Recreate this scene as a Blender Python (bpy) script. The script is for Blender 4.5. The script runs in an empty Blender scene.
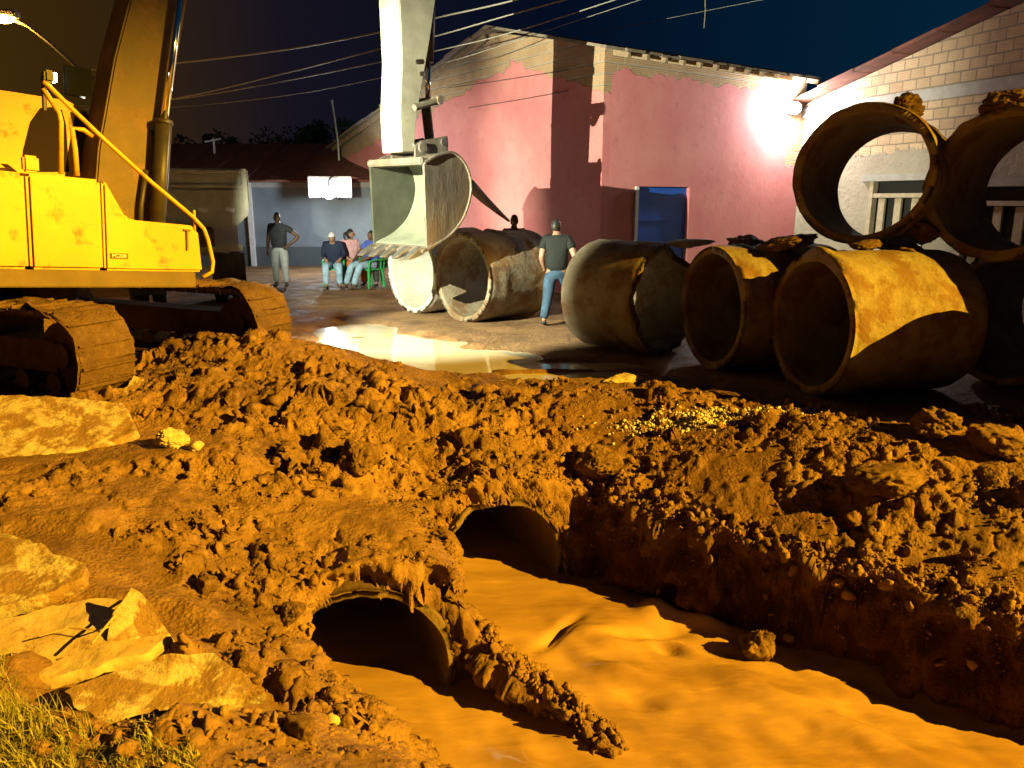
import bpy, bmesh, math, random
import numpy as np
from mathutils import Vector, Matrix, Euler, noise as mnoise

R = math.radians
random.seed(7)
rng = np.random.default_rng(7)
scene = bpy.context.scene
COL = scene.collection

# ------------------------------------------------------------------ camera
FPX, CAMZ, PITCH = 770.0, 2.0, R(13.44)
cam_d = bpy.data.cameras.new('camera')
cam = bpy.data.objects.new('camera', cam_d)
COL.objects.link(cam)
cam.location = (0, 0, CAMZ)
cam.rotation_euler = (R(90) - PITCH, 0, 0)
cam_d.sensor_width = 36.0
cam_d.lens = 36.0 * FPX / 1024.0
cam_d.clip_start = 0.05
cam_d.clip_end = 500
scene.camera = cam

# ------------------------------------------------------------------ night sky
world = bpy.data.worlds.new('World')
scene.world = world
world.use_nodes = True
wn = world.node_tree
bg = wn.nodes['Background']
tc = wn.nodes.new('ShaderNodeTexCoord')
sp = wn.nodes.new('ShaderNodeSeparateXYZ')
wn.links.new(tc.outputs['Generated'], sp.inputs[0])
mr = wn.nodes.new('ShaderNodeMapRange')
mr.inputs['From Min'].default_value = -0.75
mr.inputs['From Max'].default_value = 0.55
wn.links.new(sp.outputs['X'], mr.inputs['Value'])
ramp = wn.nodes.new('ShaderNodeValToRGB')
el = ramp.color_ramp.elements
el[0].position = 0.0
el[0].color = (0.075, 0.036, 0.004, 1)
el[1].position = 1.0
el[1].color = (0.001, 0.017, 0.040, 1)
for pos, c in ((0.22, (0.034, 0.017, 0.003, 1)), (0.38, (0.007, 0.006, 0.012, 1)), (0.62, (0.001, 0.004, 0.014, 1))):
    e = el.new(pos)
    e.color = c
wn.links.new(mr.outputs[0], ramp.inputs[0])
wn.links.new(ramp.outputs[0], bg.inputs['Color'])
bg.inputs['Strength'].default_value = 1.0

scene.view_settings.view_transform = 'Standard'
scene.view_settings.look = 'None'
scene.view_settings.gamma = 1.0
scene.view_settings.exposure = 0.0
try:
    scene.cycles.use_denoising = True
    scene.cycles.max_bounces = 4
    scene.cycles.diffuse_bounces = 1
    scene.cycles.sample_clamp_indirect = 6.0
except Exception:
    pass

SODIUM = (1.0, 0.55, 0.03)
KEY_POWER = 165000.0
KEY_POS = Vector((23.0, -4.0, 11.5))
WORK_POWER = 9000.0
ADDED_CAB_POWER = 4200.0
FLOOD_POWER = 520.0
YARD_POWER = 420.0
STREET_POWER = 140.0


# ------------------------------------------------------------------ helpers
def ray(px, py):
    xc, yc = (px - 512) / FPX, (384 - py) / FPX
    c, s = math.cos(PITCH), math.sin(PITCH)
    return Vector((xc, c + yc * s, -s + yc * c))


CAM = Vector((0, 0, CAMZ))


def at_z(px, py, z=0.0):
    d = ray(px, py)
    return CAM + d * ((z - CAMZ) / d.z)


def at_y(px, py, y):
    d = ray(px, py)
    return CAM + d * (y / d.y)


def at_plane(px, py, p0, n):
    d = ray(px, py)
    return CAM + d * ((Vector(p0) - CAM).dot(n) / d.dot(n))


def tag(o, label, cat, group=None, kind=None):
    o['label'] = label
    o['category'] = cat
    if group:
        o['group'] = group
    if kind:
        o['kind'] = kind
    return o


def empty(name, loc=(0, 0, 0), rot=(0, 0, 0)):
    o = bpy.data.objects.new(name, None)
    o.empty_display_size = 0.2
    o.location = loc
    o.rotation_euler = rot
    COL.objects.link(o)
    return o


def link_mesh(name, me, m=None, parent=None, smooth=False):
    o = bpy.data.objects.new(name, me)
    COL.objects.link(o)
    if m is not None:
        me.materials.append(m)
    if parent is not None:
        o.parent = parent
    if smooth:
        me.polygons.foreach_set('use_smooth', [True] * len(me.polygons))
    return o


def np_mesh(name, v, quads=None, tris=None):
    me = bpy.data.meshes.new(name)
    v = np.asarray(v, dtype=np.float32)
    nq = 0 if quads is None else len(quads)
    nt = 0 if tris is None else len(tris)
    me.vertices.add(len(v))
    me.vertices.foreach_set('co', v.ravel())
    me.loops.add(nq * 4 + nt * 3)
    me.polygons.add(nq + nt)
    idx = []
    if nq:
        idx.append(np.asarray(quads).ravel())
    if nt:
        idx.append(np.asarray(tris).ravel())
    me.loops.foreach_set('vertex_index', np.concatenate(idx).astype(np.int32))
    st = np.concatenate([np.arange(nq) * 4, nq * 4 + np.arange(nt) * 3]).astype(np.int32)
    me.polygons.foreach_set('loop_start', st)
    me.update(calc_edges=True)
    return me


class MB:
    """collects shapes into one mesh"""

    def __init__(self):
        self.v, self.f = [], []

    def add(self, vs, fs):
        o = len(self.v)
        self.v += [tuple(p) for p in vs]
        self.f += [tuple(i + o for i in f) for f in fs]
        return self

    def box(self, c, s, rot=None):
        hx, hy, hz = s[0] / 2, s[1] / 2, s[2] / 2
        p = [Vector((x, y, z)) for x in (-hx, hx) for y in (-hy, hy) for z in (-hz, hz)]
        if rot is not None:
            m = Euler(rot).to_matrix() if not isinstance(rot, Matrix) else rot
            p = [m @ q for q in p]
        p = [q + Vector(c) for q in p]
        return self.add(p, [(0, 1, 3, 2), (4, 6, 7, 5), (0, 4, 5, 1), (2, 3, 7, 6), (0, 2, 6, 4), (1, 5, 7, 3)])

    def tube(self, pts, rad, n=10, caps=True):
        pts = [Vector(p) for p in pts]
        if not isinstance(rad, (list, tuple)):
            rad = [rad] * len(pts)
        rings = []
        up = None
        for i, p in enumerate(pts):
            t = (pts[min(i + 1, len(pts) - 1)] - pts[max(i - 1, 0)]).normalized()
            if up is None:
                a = Vector((0, 0, 1)) if abs(t.z) < 0.9 else Vector((1, 0, 0))
                up = (a - t * a.dot(t)).normalized()
            else:
                up = (up - t * up.dot(t)).normalized()
            w = t.cross(up)
            rings.append([p + (up * math.cos(k * 2 * math.pi / n) + w * math.sin(k * 2 * math.pi / n)) * rad[i] for k in range(n)])
        vs = [q for r in rings for q in r]
        fs = []
        for i in range(len(pts) - 1):
            for k in range(n):
                fs.append((i * n + k, i * n + (k + 1) % n, (i + 1) * n + (k + 1) % n, (i + 1) * n + k))
        if caps:
            fs.append(tuple(range(n - 1, -1, -1)))
            fs.append(tuple((len(pts) - 1) * n + k for k in range(n)))
        return self.add(vs, fs)

    def prism(self, poly, y0, y1):
        """polygon in (x, z), extruded along y"""
        n = len(poly)
        vs = [(p[0], y0, p[1]) for p in poly] + [(p[0], y1, p[1]) for p in poly]
        fs = [tuple(range(n)), tuple(range(2 * n - 1, n - 1, -1))]
        for i in range(n):
            j = (i + 1) % n
            fs.append((i, i + n, j + n, j))
        return self.add(vs, fs)

    def build(self, name, m=None, parent=None, smooth=False, bevel=0.0):
        bm = bmesh.new()
        vv = [bm.verts.new(p) for p in self.v]
        for f in self.f:
            try:
                bm.faces.new([vv[i] for i in f])
            except ValueError:
                pass
        bmesh.ops.recalc_face_normals(bm, faces=bm.faces)
        if bevel:
            es = [e for e in bm.edges if len(e.link_faces) == 2 and e.calc_face_angle(0) > 0.6]
            bmesh.ops.bevel(bm, geom=es, offset=bevel, segments=2, affect='EDGES', clamp_overlap=True)
        me = bpy.data.meshes.new(name)
        bm.to_mesh(me)
        bm.free()
        return link_mesh(name, me, m, parent, smooth)


# ---- numpy noise
def _h(ix, iy, iz, seed):
    n = (ix.astype(np.int64) * 374761393 + iy.astype(np.int64) * 668265263 + iz.astype(np.int64) * 2147483647 + seed * 974711) & 0xFFFFFFFF
    n = ((n ^ (n >> 13)) * 1274126177) & 0xFFFFFFFF
    n = ((n ^ (n >> 16)) * 2246822519) & 0xFFFFFFFF
    n = n ^ (n >> 15)
    return (n & 0xFFFFFF) / float(0xFFFFFF)


def vn2(x, y, seed=0):
    ix, iy = np.floor(x), np.floor(y)
    fx, fy = x - ix, y - iy
    fx, fy = fx * fx * fx * (fx * (fx * 6 - 15) + 10), fy * fy * fy * (fy * (fy * 6 - 15) + 10)
    z = np.zeros_like(ix)
    a, b = _h(ix, iy, z, seed), _h(ix + 1, iy, z, seed)
    c, d = _h(ix, iy + 1, z, seed), _h(ix + 1, iy + 1, z, seed)
    return (a * (1 - fx) + b * fx) * (1 - fy) + (c * (1 - fx) + d * fx) * fy


def vn3(x, y, z, seed=0):
    ix, iy, iz = np.floor(x), np.floor(y), np.floor(z)
    fx, fy, fz = [f * f * (3 - 2 * f) for f in (x - ix, y - iy, z - iz)]
    r = 0
    for dz in (0, 1):
        a, b = _h(ix, iy, iz + dz, seed), _h(ix + 1, iy, iz + dz, seed)
        c, d = _h(ix, iy + 1, iz + dz, seed), _h(ix + 1, iy + 1, iz + dz, seed)
        p = (a * (1 - fx) + b * fx) * (1 - fy) + (c * (1 - fx) + d * fx) * fy
        r = r + p * (fz if dz else 1 - fz)
    return r


def fbm2(x, y, seed=0, oct=4):
    s, a, t = 0, 1.0, 0
    for i in range(oct):
        s = s + a * (vn2(x, y, seed + i * 17) - 0.5)
        t += a
        a *= 0.5
        x, y = x * 2.03 + 3.1, y * 2.03 - 1.7
    return s / t * 2


def fbm3(x, y, z, seed=0, oct=3):
    s, a, t = 0, 1.0, 0
    for i in range(oct):
        s = s + a * (vn3(x, y, z, seed + i * 17) - 0.5)
        t += a
        a *= 0.5
        x, y, z = x * 2.03 + 3.1, y * 2.03 - 1.7, z * 2.03 + 5.3
    return s / t * 2


def sstep(a, b, x):
    t = np.clip((x - a) / (b - a), 0, 1)
    return t * t * (3 - 2 * t)


# ------------------------------------------------------------------ materials
def new_mat(name):
    m = bpy.data.materials.new(name)
    m.use_nodes = True
    nt = m.node_tree
    return m, nt, nt.nodes['Principled BSDF']


def n_noise(nt, scale, detail=6, rough=0.6, coord='Object', vec=None):
    t = nt.nodes.new('ShaderNodeTexNoise')
    t.inputs['Scale'].default_value = scale
    t.inputs['Detail'].default_value = detail
    t.inputs['Roughness'].default_value = rough
    if vec is None:
        c = nt.nodes.new('ShaderNodeTexCoord')
        vec = c.outputs[coord]
    nt.links.new(vec, t.inputs['Vector'])
    return t.outputs['Fac']


def n_map(nt, v, a, b, c=0.0, d=1.0):
    n = nt.nodes.new('ShaderNodeMapRange')
    nt.links.new(v, n.inputs['Value'])
    n.inputs['From Min'].default_value = a
    n.inputs['From Max'].default_value = b
    n.inputs['To Min'].default_value = c
    n.inputs['To Max'].default_value = d
    return n.outputs[0]


def n_math(nt, op, a, b=None):
    n = nt.nodes.new('ShaderNodeMath')
    n.operation = op
    for i, v in enumerate((a, b)):
        if v is None:
            continue
        if isinstance(v, (int, float)):
            n.inputs[i].default_value = v
        else:
            nt.links.new(v, n.inputs[i])
    return n.outputs[0]


def n_mix(nt, fac, a, b):
    n = nt.nodes.new('ShaderNodeMix')
    n.data_type = 'RGBA'
    if isinstance(fac, (int, float)):
        n.inputs['Factor'].default_value = fac
    else:
        nt.links.new(fac, n.inputs['Factor'])
    for sock, v in ((n.inputs['A'], a), (n.inputs['B'], b)):
        pass
    A = [s for s in n.inputs if s.name == 'A' and s.type == 'RGBA'][0]
    B = [s for s in n.inputs if s.name == 'B' and s.type == 'RGBA'][0]
    for sock, v in ((A, a), (B, b)):
        if isinstance(v, (tuple, list)):
            sock.default_value = (*v[:3], 1)
        else:
            nt.links.new(v, sock)
    return [s for s in n.outputs if s.type == 'RGBA'][0]


def n_bump(nt, bs, h, strength=0.5, dist=0.02, prev=None):
    b = nt.nodes.new('ShaderNodeBump')
    b.inputs['Strength'].default_value = strength
    b.inputs['Distance'].default_value = dist
    nt.links.new(h, b.inputs['Height'])
    if prev is not None:
        nt.links.new(prev, b.inputs['Normal'])
    nt.links.new(b.outputs[0], bs.inputs['Normal'])
    return b.outputs[0]


def mat_simple(name, c1, c2=None, scale=6.0, rough=0.6, rough2=None, metal=0.0, bump=0.0, bscale=40.0, bdist=0.01,
               dirt=None, dirt_amt=0.5, dirt_scale=3.0, spec=0.5):
    m, nt, bs = new_mat(name)
    bs.inputs['Metallic'].default_value = metal
    bs.inputs['Roughness'].default_value = rough
    bs.inputs['Specular IOR Level'].default_value = spec
    col = c1
    f = n_noise(nt, scale, 8)
    if c2 is not None:
        col = n_mix(nt, n_map(nt, f, 0.35, 0.65), c1, c2)
    if dirt is not None:
        g = n_noise(nt, dirt_scale, 10, 0.7)
        lo = 0.72 - 0.4 * dirt_amt
        msk = n_map(nt, g, lo, lo + 0.09)
        col = n_mix(nt, msk, col, dirt)
        nt.links.new(n_map(nt, msk, 0, 1, rough, 0.8), bs.inputs['Roughness'])
    elif rough2 is not None:
        nt.links.new(n_map(nt, f, 0.35, 0.65, rough, rough2), bs.inputs['Roughness'])
    if isinstance(col, tuple):
        bs.inputs['Base Color'].default_value = (*col[:3], 1)
    else:
        nt.links.new(col, bs.inputs['Base Color'])
    if bump:
        n_bump(nt, bs, n_noise(nt, bscale, 8, 0.65), bump, bdist)
    return m


MUD = (0.30, 0.165, 0.065)
MUD_D = (0.12, 0.060, 0.023)
MUD_L = (0.40, 0.245, 0.115)


def mat_mud(name, wet=0.5, bump=0.9):
    m, nt, bs = new_mat(name)
    a = n_noise(nt, 1.3, 8, 0.62)
    b = n_noise(nt, 9.0, 8, 0.7)
    c = n_mix(nt, n_map(nt, a, 0.35, 0.68), MUD_D, MUD)
    c = n_mix(nt, n_map(nt, b, 0.5, 0.78, 0, 0.75), c, MUD_L)
    nt.links.new(c, bs.inputs['Base Color'])
    r = n_noise(nt, 2.2, 5, 0.6)
    nt.links.new(n_map(nt, r, 0.36, 0.6, 0.9 - 0.55 * wet, 0.9), bs.inputs['Roughness'])
    bs.inputs['Specular IOR Level'].default_value = 0.35
    p = n_bump(nt, bs, n_noise(nt, 26.0, 8, 0.7), bump, 0.03)
    vo = nt.nodes.new('ShaderNodeTexVoronoi')
    vo.inputs['Scale'].default_value = 42.0
    vc_ = nt.nodes.new('ShaderNodeTexCoord')
    nt.links.new(vc_.outputs['Object'], vo.inputs['Vector'])
    gr = n_math(nt, 'MULTIPLY', n_math(nt, 'SUBTRACT', 1.0, vo.outputs['Distance']), n_map(nt, n_noise(nt, 4.0, 4, 0.6), 0.4, 0.6))
    p = n_bump(nt, bs, gr, 0.75, 0.022, p)
    n_bump(nt, bs, n_noise(nt, 110.0, 5, 0.7), 0.6, 0.008, p)
    return m


M = {}
M['mud'] = mat_mud('wet_mud', 0.6)
M['clod'] = mat_mud('clod_soil', 0.25, 0.7)
M['concrete'] = mat_simple('old_concrete', (0.40, 0.36, 0.29), (0.30, 0.26, 0.20), 5, 0.85, bump=0.5, bscale=45, bdist=0.012,
                           dirt=MUD, dirt_amt=0.55, dirt_scale=3.2)
M['slab'] = mat_simple('broken_slab_concrete', (0.50, 0.41, 0.29), (0.36, 0.28, 0.18), 9, 0.85, bump=0.9, bscale=34, bdist=0.015,
                       dirt=(0.22, 0.125, 0.05), dirt_amt=0.68, dirt_scale=4.5)
M['slab_mud'] = mat_simple('muddy_slab', (0.42, 0.33, 0.20), (0.34, 0.22, 0.11), 6, 0.8, bump=0.7, bscale=35, bdist=0.01,
                           dirt=MUD_D, dirt_amt=0.35, dirt_scale=5)
M['pipe'] = mat_simple('pipe_concrete', (0.25, 0.205, 0.13), (0.17, 0.125, 0.07), 3.0, 0.8, bump=0.9, bscale=22, bdist=0.02,
                       dirt=(0.15, 0.08, 0.03), dirt_amt=0.6, dirt_scale=2.6)
M['pipe_pale'] = mat_simple('pale_pipe_concrete', (0.52, 0.5, 0.42), (0.42, 0.39, 0.30), 3.0, 0.8, bump=0.5, bscale=25, bdist=0.01,
                            dirt=(0.25, 0.15, 0.07), dirt_amt=0.3, dirt_scale=1.6)
M['culvert'] = mat_simple('culvert_concrete_shaded', (0.13, 0.085, 0.042), (0.09, 0.05, 0.022), 4.0, 0.7, bump=0.7, bscale=30, bdist=0.015,  # concrete darkened to carry the shade inside the bores
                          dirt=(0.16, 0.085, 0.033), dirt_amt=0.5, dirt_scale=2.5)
M['yellow'] = mat_simple('yellow_paint', (0.66, 0.37, 0.02), (0.54, 0.29, 0.018), 1.4, 0.42, bump=0.08, bscale=8, bdist=0.01,
                         dirt=(0.33, 0.19, 0.06), dirt_amt=0.42, dirt_scale=3.1)
M['boom_paint'] = mat_simple('boom_dark_paint', (0.13, 0.072, 0.018), (0.085, 0.048, 0.016), 3.0, 0.6, bump=0.3, bscale=20, bdist=0.01,  # much darker and browner than the body panels
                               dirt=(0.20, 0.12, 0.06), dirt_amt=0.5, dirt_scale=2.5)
M['stick_paint'] = mat_simple('stick_paint', (0.36, 0.33, 0.24), (0.25, 0.23, 0.17), 3.0, 0.5, bump=0.15, bscale=20, bdist=0.01,
                              dirt=(0.25, 0.2, 0.13), dirt_amt=0.35, dirt_scale=2.5)
M['black_metal'] = mat_simple('black_metal', (0.03, 0.025, 0.02), (0.06, 0.045, 0.03), 6, 0.5, bump=0.2, metal=0.2)
M['dark_skirt'] = mat_simple('dark_skirt', (0.14, 0.085, 0.03), (0.10, 0.06, 0.02), 4, 0.6, bump=0.2)
M['soot'] = mat_simple('matt_black', (0.006, 0.006, 0.006), None, rough=0.9, spec=0.05)
M['steel'] = mat_simple('steel', (0.5, 0.48, 0.45), (0.35, 0.32, 0.28), 6, 0.35, metal=0.9, bump=0.1)
M['chrome'] = mat_simple('chrome_rod', (0.85, 0.85, 0.85), None, rough=0.12, metal=1.0)
M['bucket'] = mat_simple('bucket_steel', (0.20, 0.17, 0.13), (0.10, 0.08, 0.06), 4, 0.55, metal=0.25, bump=0.5, bscale=18, bdist=0.015,
                         dirt=(0.17, 0.115, 0.065), dirt_amt=0.55, dirt_scale=3.5)
for n_ in list(M['bucket'].node_tree.nodes):      # rust and mud run down the plate in streaks
    if n_.type == 'TEX_NOISE':
        lk_ = n_.inputs['Vector'].links[0]
        mp_ = M['bucket'].node_tree.nodes.new('ShaderNodeMapping')
        mp_.inputs['Scale'].default_value = (2.4, 2.4, 0.5)
        sock_ = lk_.from_socket
        M['bucket'].node_tree.links.new(sock_, mp_.inputs['Vector'])
        M['bucket'].node_tree.links.new(mp_.outputs[0], n_.inputs['Vector'])
M['bucket_far_shade'] = mat_simple('bucket_cheek_shade', (0.030, 0.033, 0.020), (0.055, 0.055, 0.035), 3, 0.6, bump=0.4, bscale=15, bdist=0.01)  # shade on the far cheek put into its colour
M['bucket_in_lit'] = mat_simple('bucket_inside_lit', (0.15, 0.16, 0.11), (0.21, 0.22, 0.15), 3, 0.6, metal=0.1, bump=0.4, bscale=15, bdist=0.01)  # liner colour lightened to look lit beside the dark cheek
M['track'] = mat_mud('muddy_track', 0.3, 0.8)
for n_ in M['track'].node_tree.nodes:
    if n_.type == 'MIX':
        for s_ in n_.inputs:
            if s_.type == 'RGBA' and not s_.is_linked:
                s_.default_value = (*[v * 0.6 for v in s_.default_value[:3]], 1)
M['glass_dark'] = mat_simple('dark_cab_glass', (0.03, 0.02, 0.012), None, rough=0.08)
M['rubber'] = mat_simple('tyre_rubber', (0.03, 0.028, 0.025), (0.08, 0.06, 0.04), 5, 0.8, bump=0.3)
M['truck'] = mat_simple('dusty_truck_steel', (0.52, 0.49, 0.38), (0.40, 0.37, 0.27), 4, 0.7, bump=0.35, bscale=14, bdist=0.01,
                        dirt=(0.36, 0.30, 0.22), dirt_amt=0.4, dirt_scale=2.5)
M['white_plastic'] = mat_simple('white_marker', (0.8, 0.8, 0.78), None, rough=0.4)
M['tile'] = mat_simple('roof_tile', (0.22, 0.075, 0.045), (0.12, 0.05, 0.035), 3, 0.85, bump=0.4)
M['fibre'] = mat_simple('roof_sheet', (0.30, 0.24, 0.18), (0.20, 0.15, 0.11), 4, 0.85, bump=0.4)
M['timber'] = mat_simple('roof_timber', (0.38, 0.27, 0.16), (0.25, 0.17, 0.10), 8, 0.8, bump=0.4)
M['shed'] = mat_simple('shed_wall_paint', (0.22, 0.26, 0.29), (0.15, 0.18, 0.21), 1.2, 0.7, bump=0.25, bscale=10,
                       dirt=(0.12, 0.11, 0.10), dirt_amt=0.25, dirt_scale=0.9)
M['shed_base'] = mat_simple('shed_base_stain', (0.07, 0.09, 0.10), (0.10, 0.11, 0.11), 1.2, 0.8, bump=0.25)
M['blue_door'] = mat_simple('blue_door_paint', (0.015, 0.13, 0.72), (0.012, 0.10, 0.58), 3, 0.5, bump=0.1)
M['pale_blue'] = mat_simple('pale_blue_panel', (0.35, 0.5, 0.75), (0.3, 0.42, 0.65), 3, 0.6)
M['white_paint'] = mat_simple('white_paint', (0.78, 0.78, 0.76), (0.68, 0.67, 0.64), 4, 0.6, bump=0.1)
M['win_wood'] = mat_simple('window_wood', (0.50, 0.42, 0.28), (0.38, 0.30, 0.19), 9, 0.7, bump=0.3)
M['dark_hole'] = mat_simple('dark_interior', (0.02, 0.018, 0.015), None, rough=0.9)
M['lintel'] = mat_simple('lintel_concrete', (0.42, 0.40, 0.36), (0.33, 0.31, 0.27), 6, 0.85, bump=0.4)
M['wire'] = mat_simple('cable', (0.30, 0.27, 0.22), None, rough=0.5)
M['pole'] = mat_simple('lamp_pole', (0.3, 0.28, 0.25), (0.22, 0.2, 0.18), 5, 0.6, bump=0.2)
M['strap'] = mat_simple('lifting_strap', (0.09, 0.06, 0.045), (0.14, 0.09, 0.06), 20, 0.8, bump=0.3)
M['leaf'] = mat_simple('tree_leaf', (0.05, 0.13, 0.04), (0.03, 0.08, 0.03), 2, 0.6)
M['bark'] = mat_simple('tree_bark', (0.12, 0.08, 0.05), (0.08, 0.055, 0.035), 8, 0.9, bump=0.5)
M['grass'] = mat_simple('grass_blade', (0.16, 0.17, 0.04), (0.30, 0.25, 0.08), 3, 0.7)
M['straw'] = mat_simple('dry_stalk', (0.40, 0.29, 0.12), (0.28, 0.18, 0.07), 6, 0.8)
M['rubble'] = mat_simple('white_rubble', (0.56, 0.53, 0.47), (0.42, 0.37, 0.29), 5, 0.85, bump=0.5)
M['pale_rock'] = mat_simple('pale_rock', (0.55, 0.45, 0.28), (0.40, 0.29, 0.15), 5, 0.85, bump=0.6, bscale=25)
M['chair'] = mat_simple('green_plastic', (0.03, 0.36, 0.10), (0.025, 0.30, 0.08), 3, 0.4)
M['skin_dark'] = mat_simple('dark_skin', (0.14, 0.07, 0.04), (0.11, 0.055, 0.03), 9, 0.55)
M['skin_mid'] = mat_simple('brown_skin', (0.36, 0.20, 0.13), (0.30, 0.16, 0.10), 9, 0.55)
M['hair'] = mat_simple('black_hair', (0.015, 0.012, 0.01), (0.025, 0.02, 0.016), 30, 0.5, bump=0.4, bscale=90)
M['eye'] = mat_simple('eye_dark', (0.02, 0.015, 0.012), None, rough=0.2)


def cloth(name, c, k=0.72):
    return mat_simple(name, c, tuple(v * k for v in c), 7, 0.85, bump=0.35, bscale=14, bdist=0.02)


def emit(name, c, s):
    m, nt, bs = new_mat(name)
    bs.inputs['Base Color'].default_value = (*c, 1)
    bs.inputs['Emission Color'].default_value = (*c, 1)
    bs.inputs['Emission Strength'].default_value = s
    return m


# water
def mat_water(name, c1, c2, rough, bump):
    m, nt, bs = new_mat(name)
    tcn = nt.nodes.new('ShaderNodeTexCoord')
    mp = nt.nodes.new('ShaderNodeMapping')
    mp.inputs['Rotation'].default_value = (0, 0, R(41))
    mp.inputs['Scale'].default_value = (0.55, 1.9, 1.0)
    nt.links.new(tcn.outputs['Object'], mp.inputs['Vector'])
    v = mp.outputs[0]
    a = n_noise(nt, 0.9, 5, 0.55, vec=v)
    b = n_noise(nt, 3.5, 8, 0.65, vec=v)
    c = n_mix(nt, n_map(nt, a, 0.35, 0.65), c1, c2)
    c = n_mix(nt, n_map(nt, b, 0.56, 0.78, 0, 0.45), c, tuple(min(1, k * 1.35) for k in c1))
    nt.links.new(c, bs.inputs['Base Color'])
    bs.inputs['Roughness'].default_value = rough
    bs.inputs['IOR'].default_value = 1.33
    bs.inputs['Coat Weight'].default_value = 0.6
    bs.inputs['Coat Roughness'].default_value = 0.06
    p = n_bump(nt, bs, n_noise(nt, 3.0, 4, 0.5, vec=v), bump, 0.03)
    n_bump(nt, bs, n_noise(nt, 16.0, 3, 0.5, vec=v), bump * 0.5, 0.008, p)
    return m


M['water'] = mat_water('muddy_water', (0.42, 0.255, 0.10), (0.24, 0.135, 0.047), 0.2, 0.45)
M['puddle'] = mat_water('puddle_water', (0.56, 0.50, 0.34), (0.46, 0.39, 0.24), 0.14, 0.12)


# ------------------------------------------------------------------ pipes' poses (needed by the ground)
CUL_N = Vector((0.42, -0.907, 0)).normalized()      # downstream axis of the old culverts
CUL_M = Vector((-CUL_N.y, CUL_N.x, 0))              # across
CULV = [  # centre of the mouth, inner radius, wall, mouth skew (metres further out per metre across)
    (Vector((-1.00, 4.67, -1.12)), 0.54, 0.065, 0.30),
    (Vector((-0.10, 6.22, -1.10)), 0.54, 0.065, 0.10),
]
WATER_Z = -1.29

# ------------------------------------------------------------------ ground
CH = np.array([  # trench edge: x, y, lip height, ramp length
    (6.5, -1.2, -1.25, 1.3), (3.5, 0.7, -1.25, 1.3), (1.0, 2.55, -1.25, 1.3), (-0.37, 3.75, -1.28, 1.35), (-0.78, 4.14, -1.25, 1.3),
    (-1.02, 4.36, -1.10, 1.1), (-1.26, 4.54, -0.72, 1.2), (-1.20, 4.65, -0.45, 1.8), (-0.99, 4.70, -0.38, 2.3), (-0.46, 4.77, -0.42, 2.3),
    (-0.29, 4.82, -0.60, 2.2), (-0.34, 5.45, -0.62, 2.2), (-0.62, 5.97, -0.50, 2.2), (-0.10, 6.16, -0.35, 2.2), (0.44, 6.37, -0.42, 1.9),
    (0.60, 6.45, -0.60, 1.7), (1.25, 5.88, -0.62, 1.7), (2.2, 5.15, -0.66, 1.7), (3.3, 4.30, -0.70, 1.7), (5.5, 2.8, -0.70, 1.7),
    (8.5, 0.8, -0.70, 1.7)])
POLY = [tuple(c[:2]) for c in CH] + [(9.0, -2.5)]


def in_poly(x, y):
    r = np.zeros(x.shape, bool)
    n = len(POLY)
    for i in range(n):
        (x1, y1), (x2, y2) = POLY[i], POLY[(i + 1) % n]
        c = ((y1 > y) != (y2 > y)) & (x < (x2 - x1) * (y - y1) / (y2 - y1 + 1e-12) + x1)
        r ^= c
    return r


def chain_dist(x, y):
    best = np.full(x.shape, 1e9)
    lip = np.zeros(x.shape)
    rp = np.ones(x.shape)
    wsum = np.zeros(x.shape)
    lsum = np.zeros(x.shape)
    rsum = np.zeros(x.shape)
    for i in range(len(CH) - 1):
        ax, ay, al, ar = CH[i]
        bx, by, bl, br = CH[i + 1]
        dx, dy = bx - ax, by - ay
        t = np.clip(((x - ax) * dx + (y - ay) * dy) / (dx * dx + dy * dy), 0, 1)
        d = np.hypot(x - ax - t * dx, y - ay - t * dy)
        w = 1.0 / (d + 0.05) ** 3 * math.hypot(dx, dy)
        wsum += w
        lsum += w * (al + (bl - al) * t)
        rsum += w * (ar + (br - ar) * t)
        best = np.minimum(best, d)
    return best, lsum / wsum, rsum / wsum


def gau(x, y, cx, cy, rx, ry):
    return np.exp(-(((x - cx) / rx) ** 2 + ((y - cy) / ry) ** 2))


def rough_mask(x, y):
    """1 on the churned mud, low on the street beyond it"""
    lim = 8.75 - 0.42 * np.clip(x - 0.2, 0, 6) - 0.35 * gau(x, y, -0.7, 8.6, 1.0, 1.5) + 0.5 * gau(x, y, -2.3, 9.0, 1.2, 1.5)
    r = 1 - 0.86 * sstep(lim - 0.5, lim + 0.7, y + 0.5 * fbm2(x * 0.9, y * 0.9, 5, 3))
    return r


def smooth_zone(x, y):
    g = gau(x, y, -1.75, 5.35, 0.65, 0.28) + 0.8 * gau(x, y, 2.9, 6.35, 1.4, 0.22)
    for cx, cy, rx, ry, sz in SEATS:
        g = g + 1.1 * sstep(0.35, 0.6, gau(x, y, cx, cy, rx, ry))
    return np.clip(g, 0, 1)


SEATS = [(-3.45, 6.05, 1.25, 0.62, 0.06), (-2.75, 4.22, 0.85, 0.42, -0.06), (-2.15, 3.55, 0.75, 0.42, -0.13), (-1.55, 3.02, 0.62, 0.34, -0.12)]
PUD = [(-1.9, 10.9, 1.55, 1.25), (-1.1, 9.5, 1.1, 0.6), (1.0, 9.0, 1.2, 0.28), (-0.9, 10.2, 1.6, 0.75), (0.6, 9.55, 1.6, 0.35), (-2.6, 12.3, 0.9, 1.0)]


def puddle_field(x, y):
    f = 0
    for cx, cy, rx, ry in PUD:
        f = np.maximum(f, gau(x, y, cx, cy, rx, ry))
    return f + 0.22 * fbm2(x * 1.7, y * 1.7, 91, 4)


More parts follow.
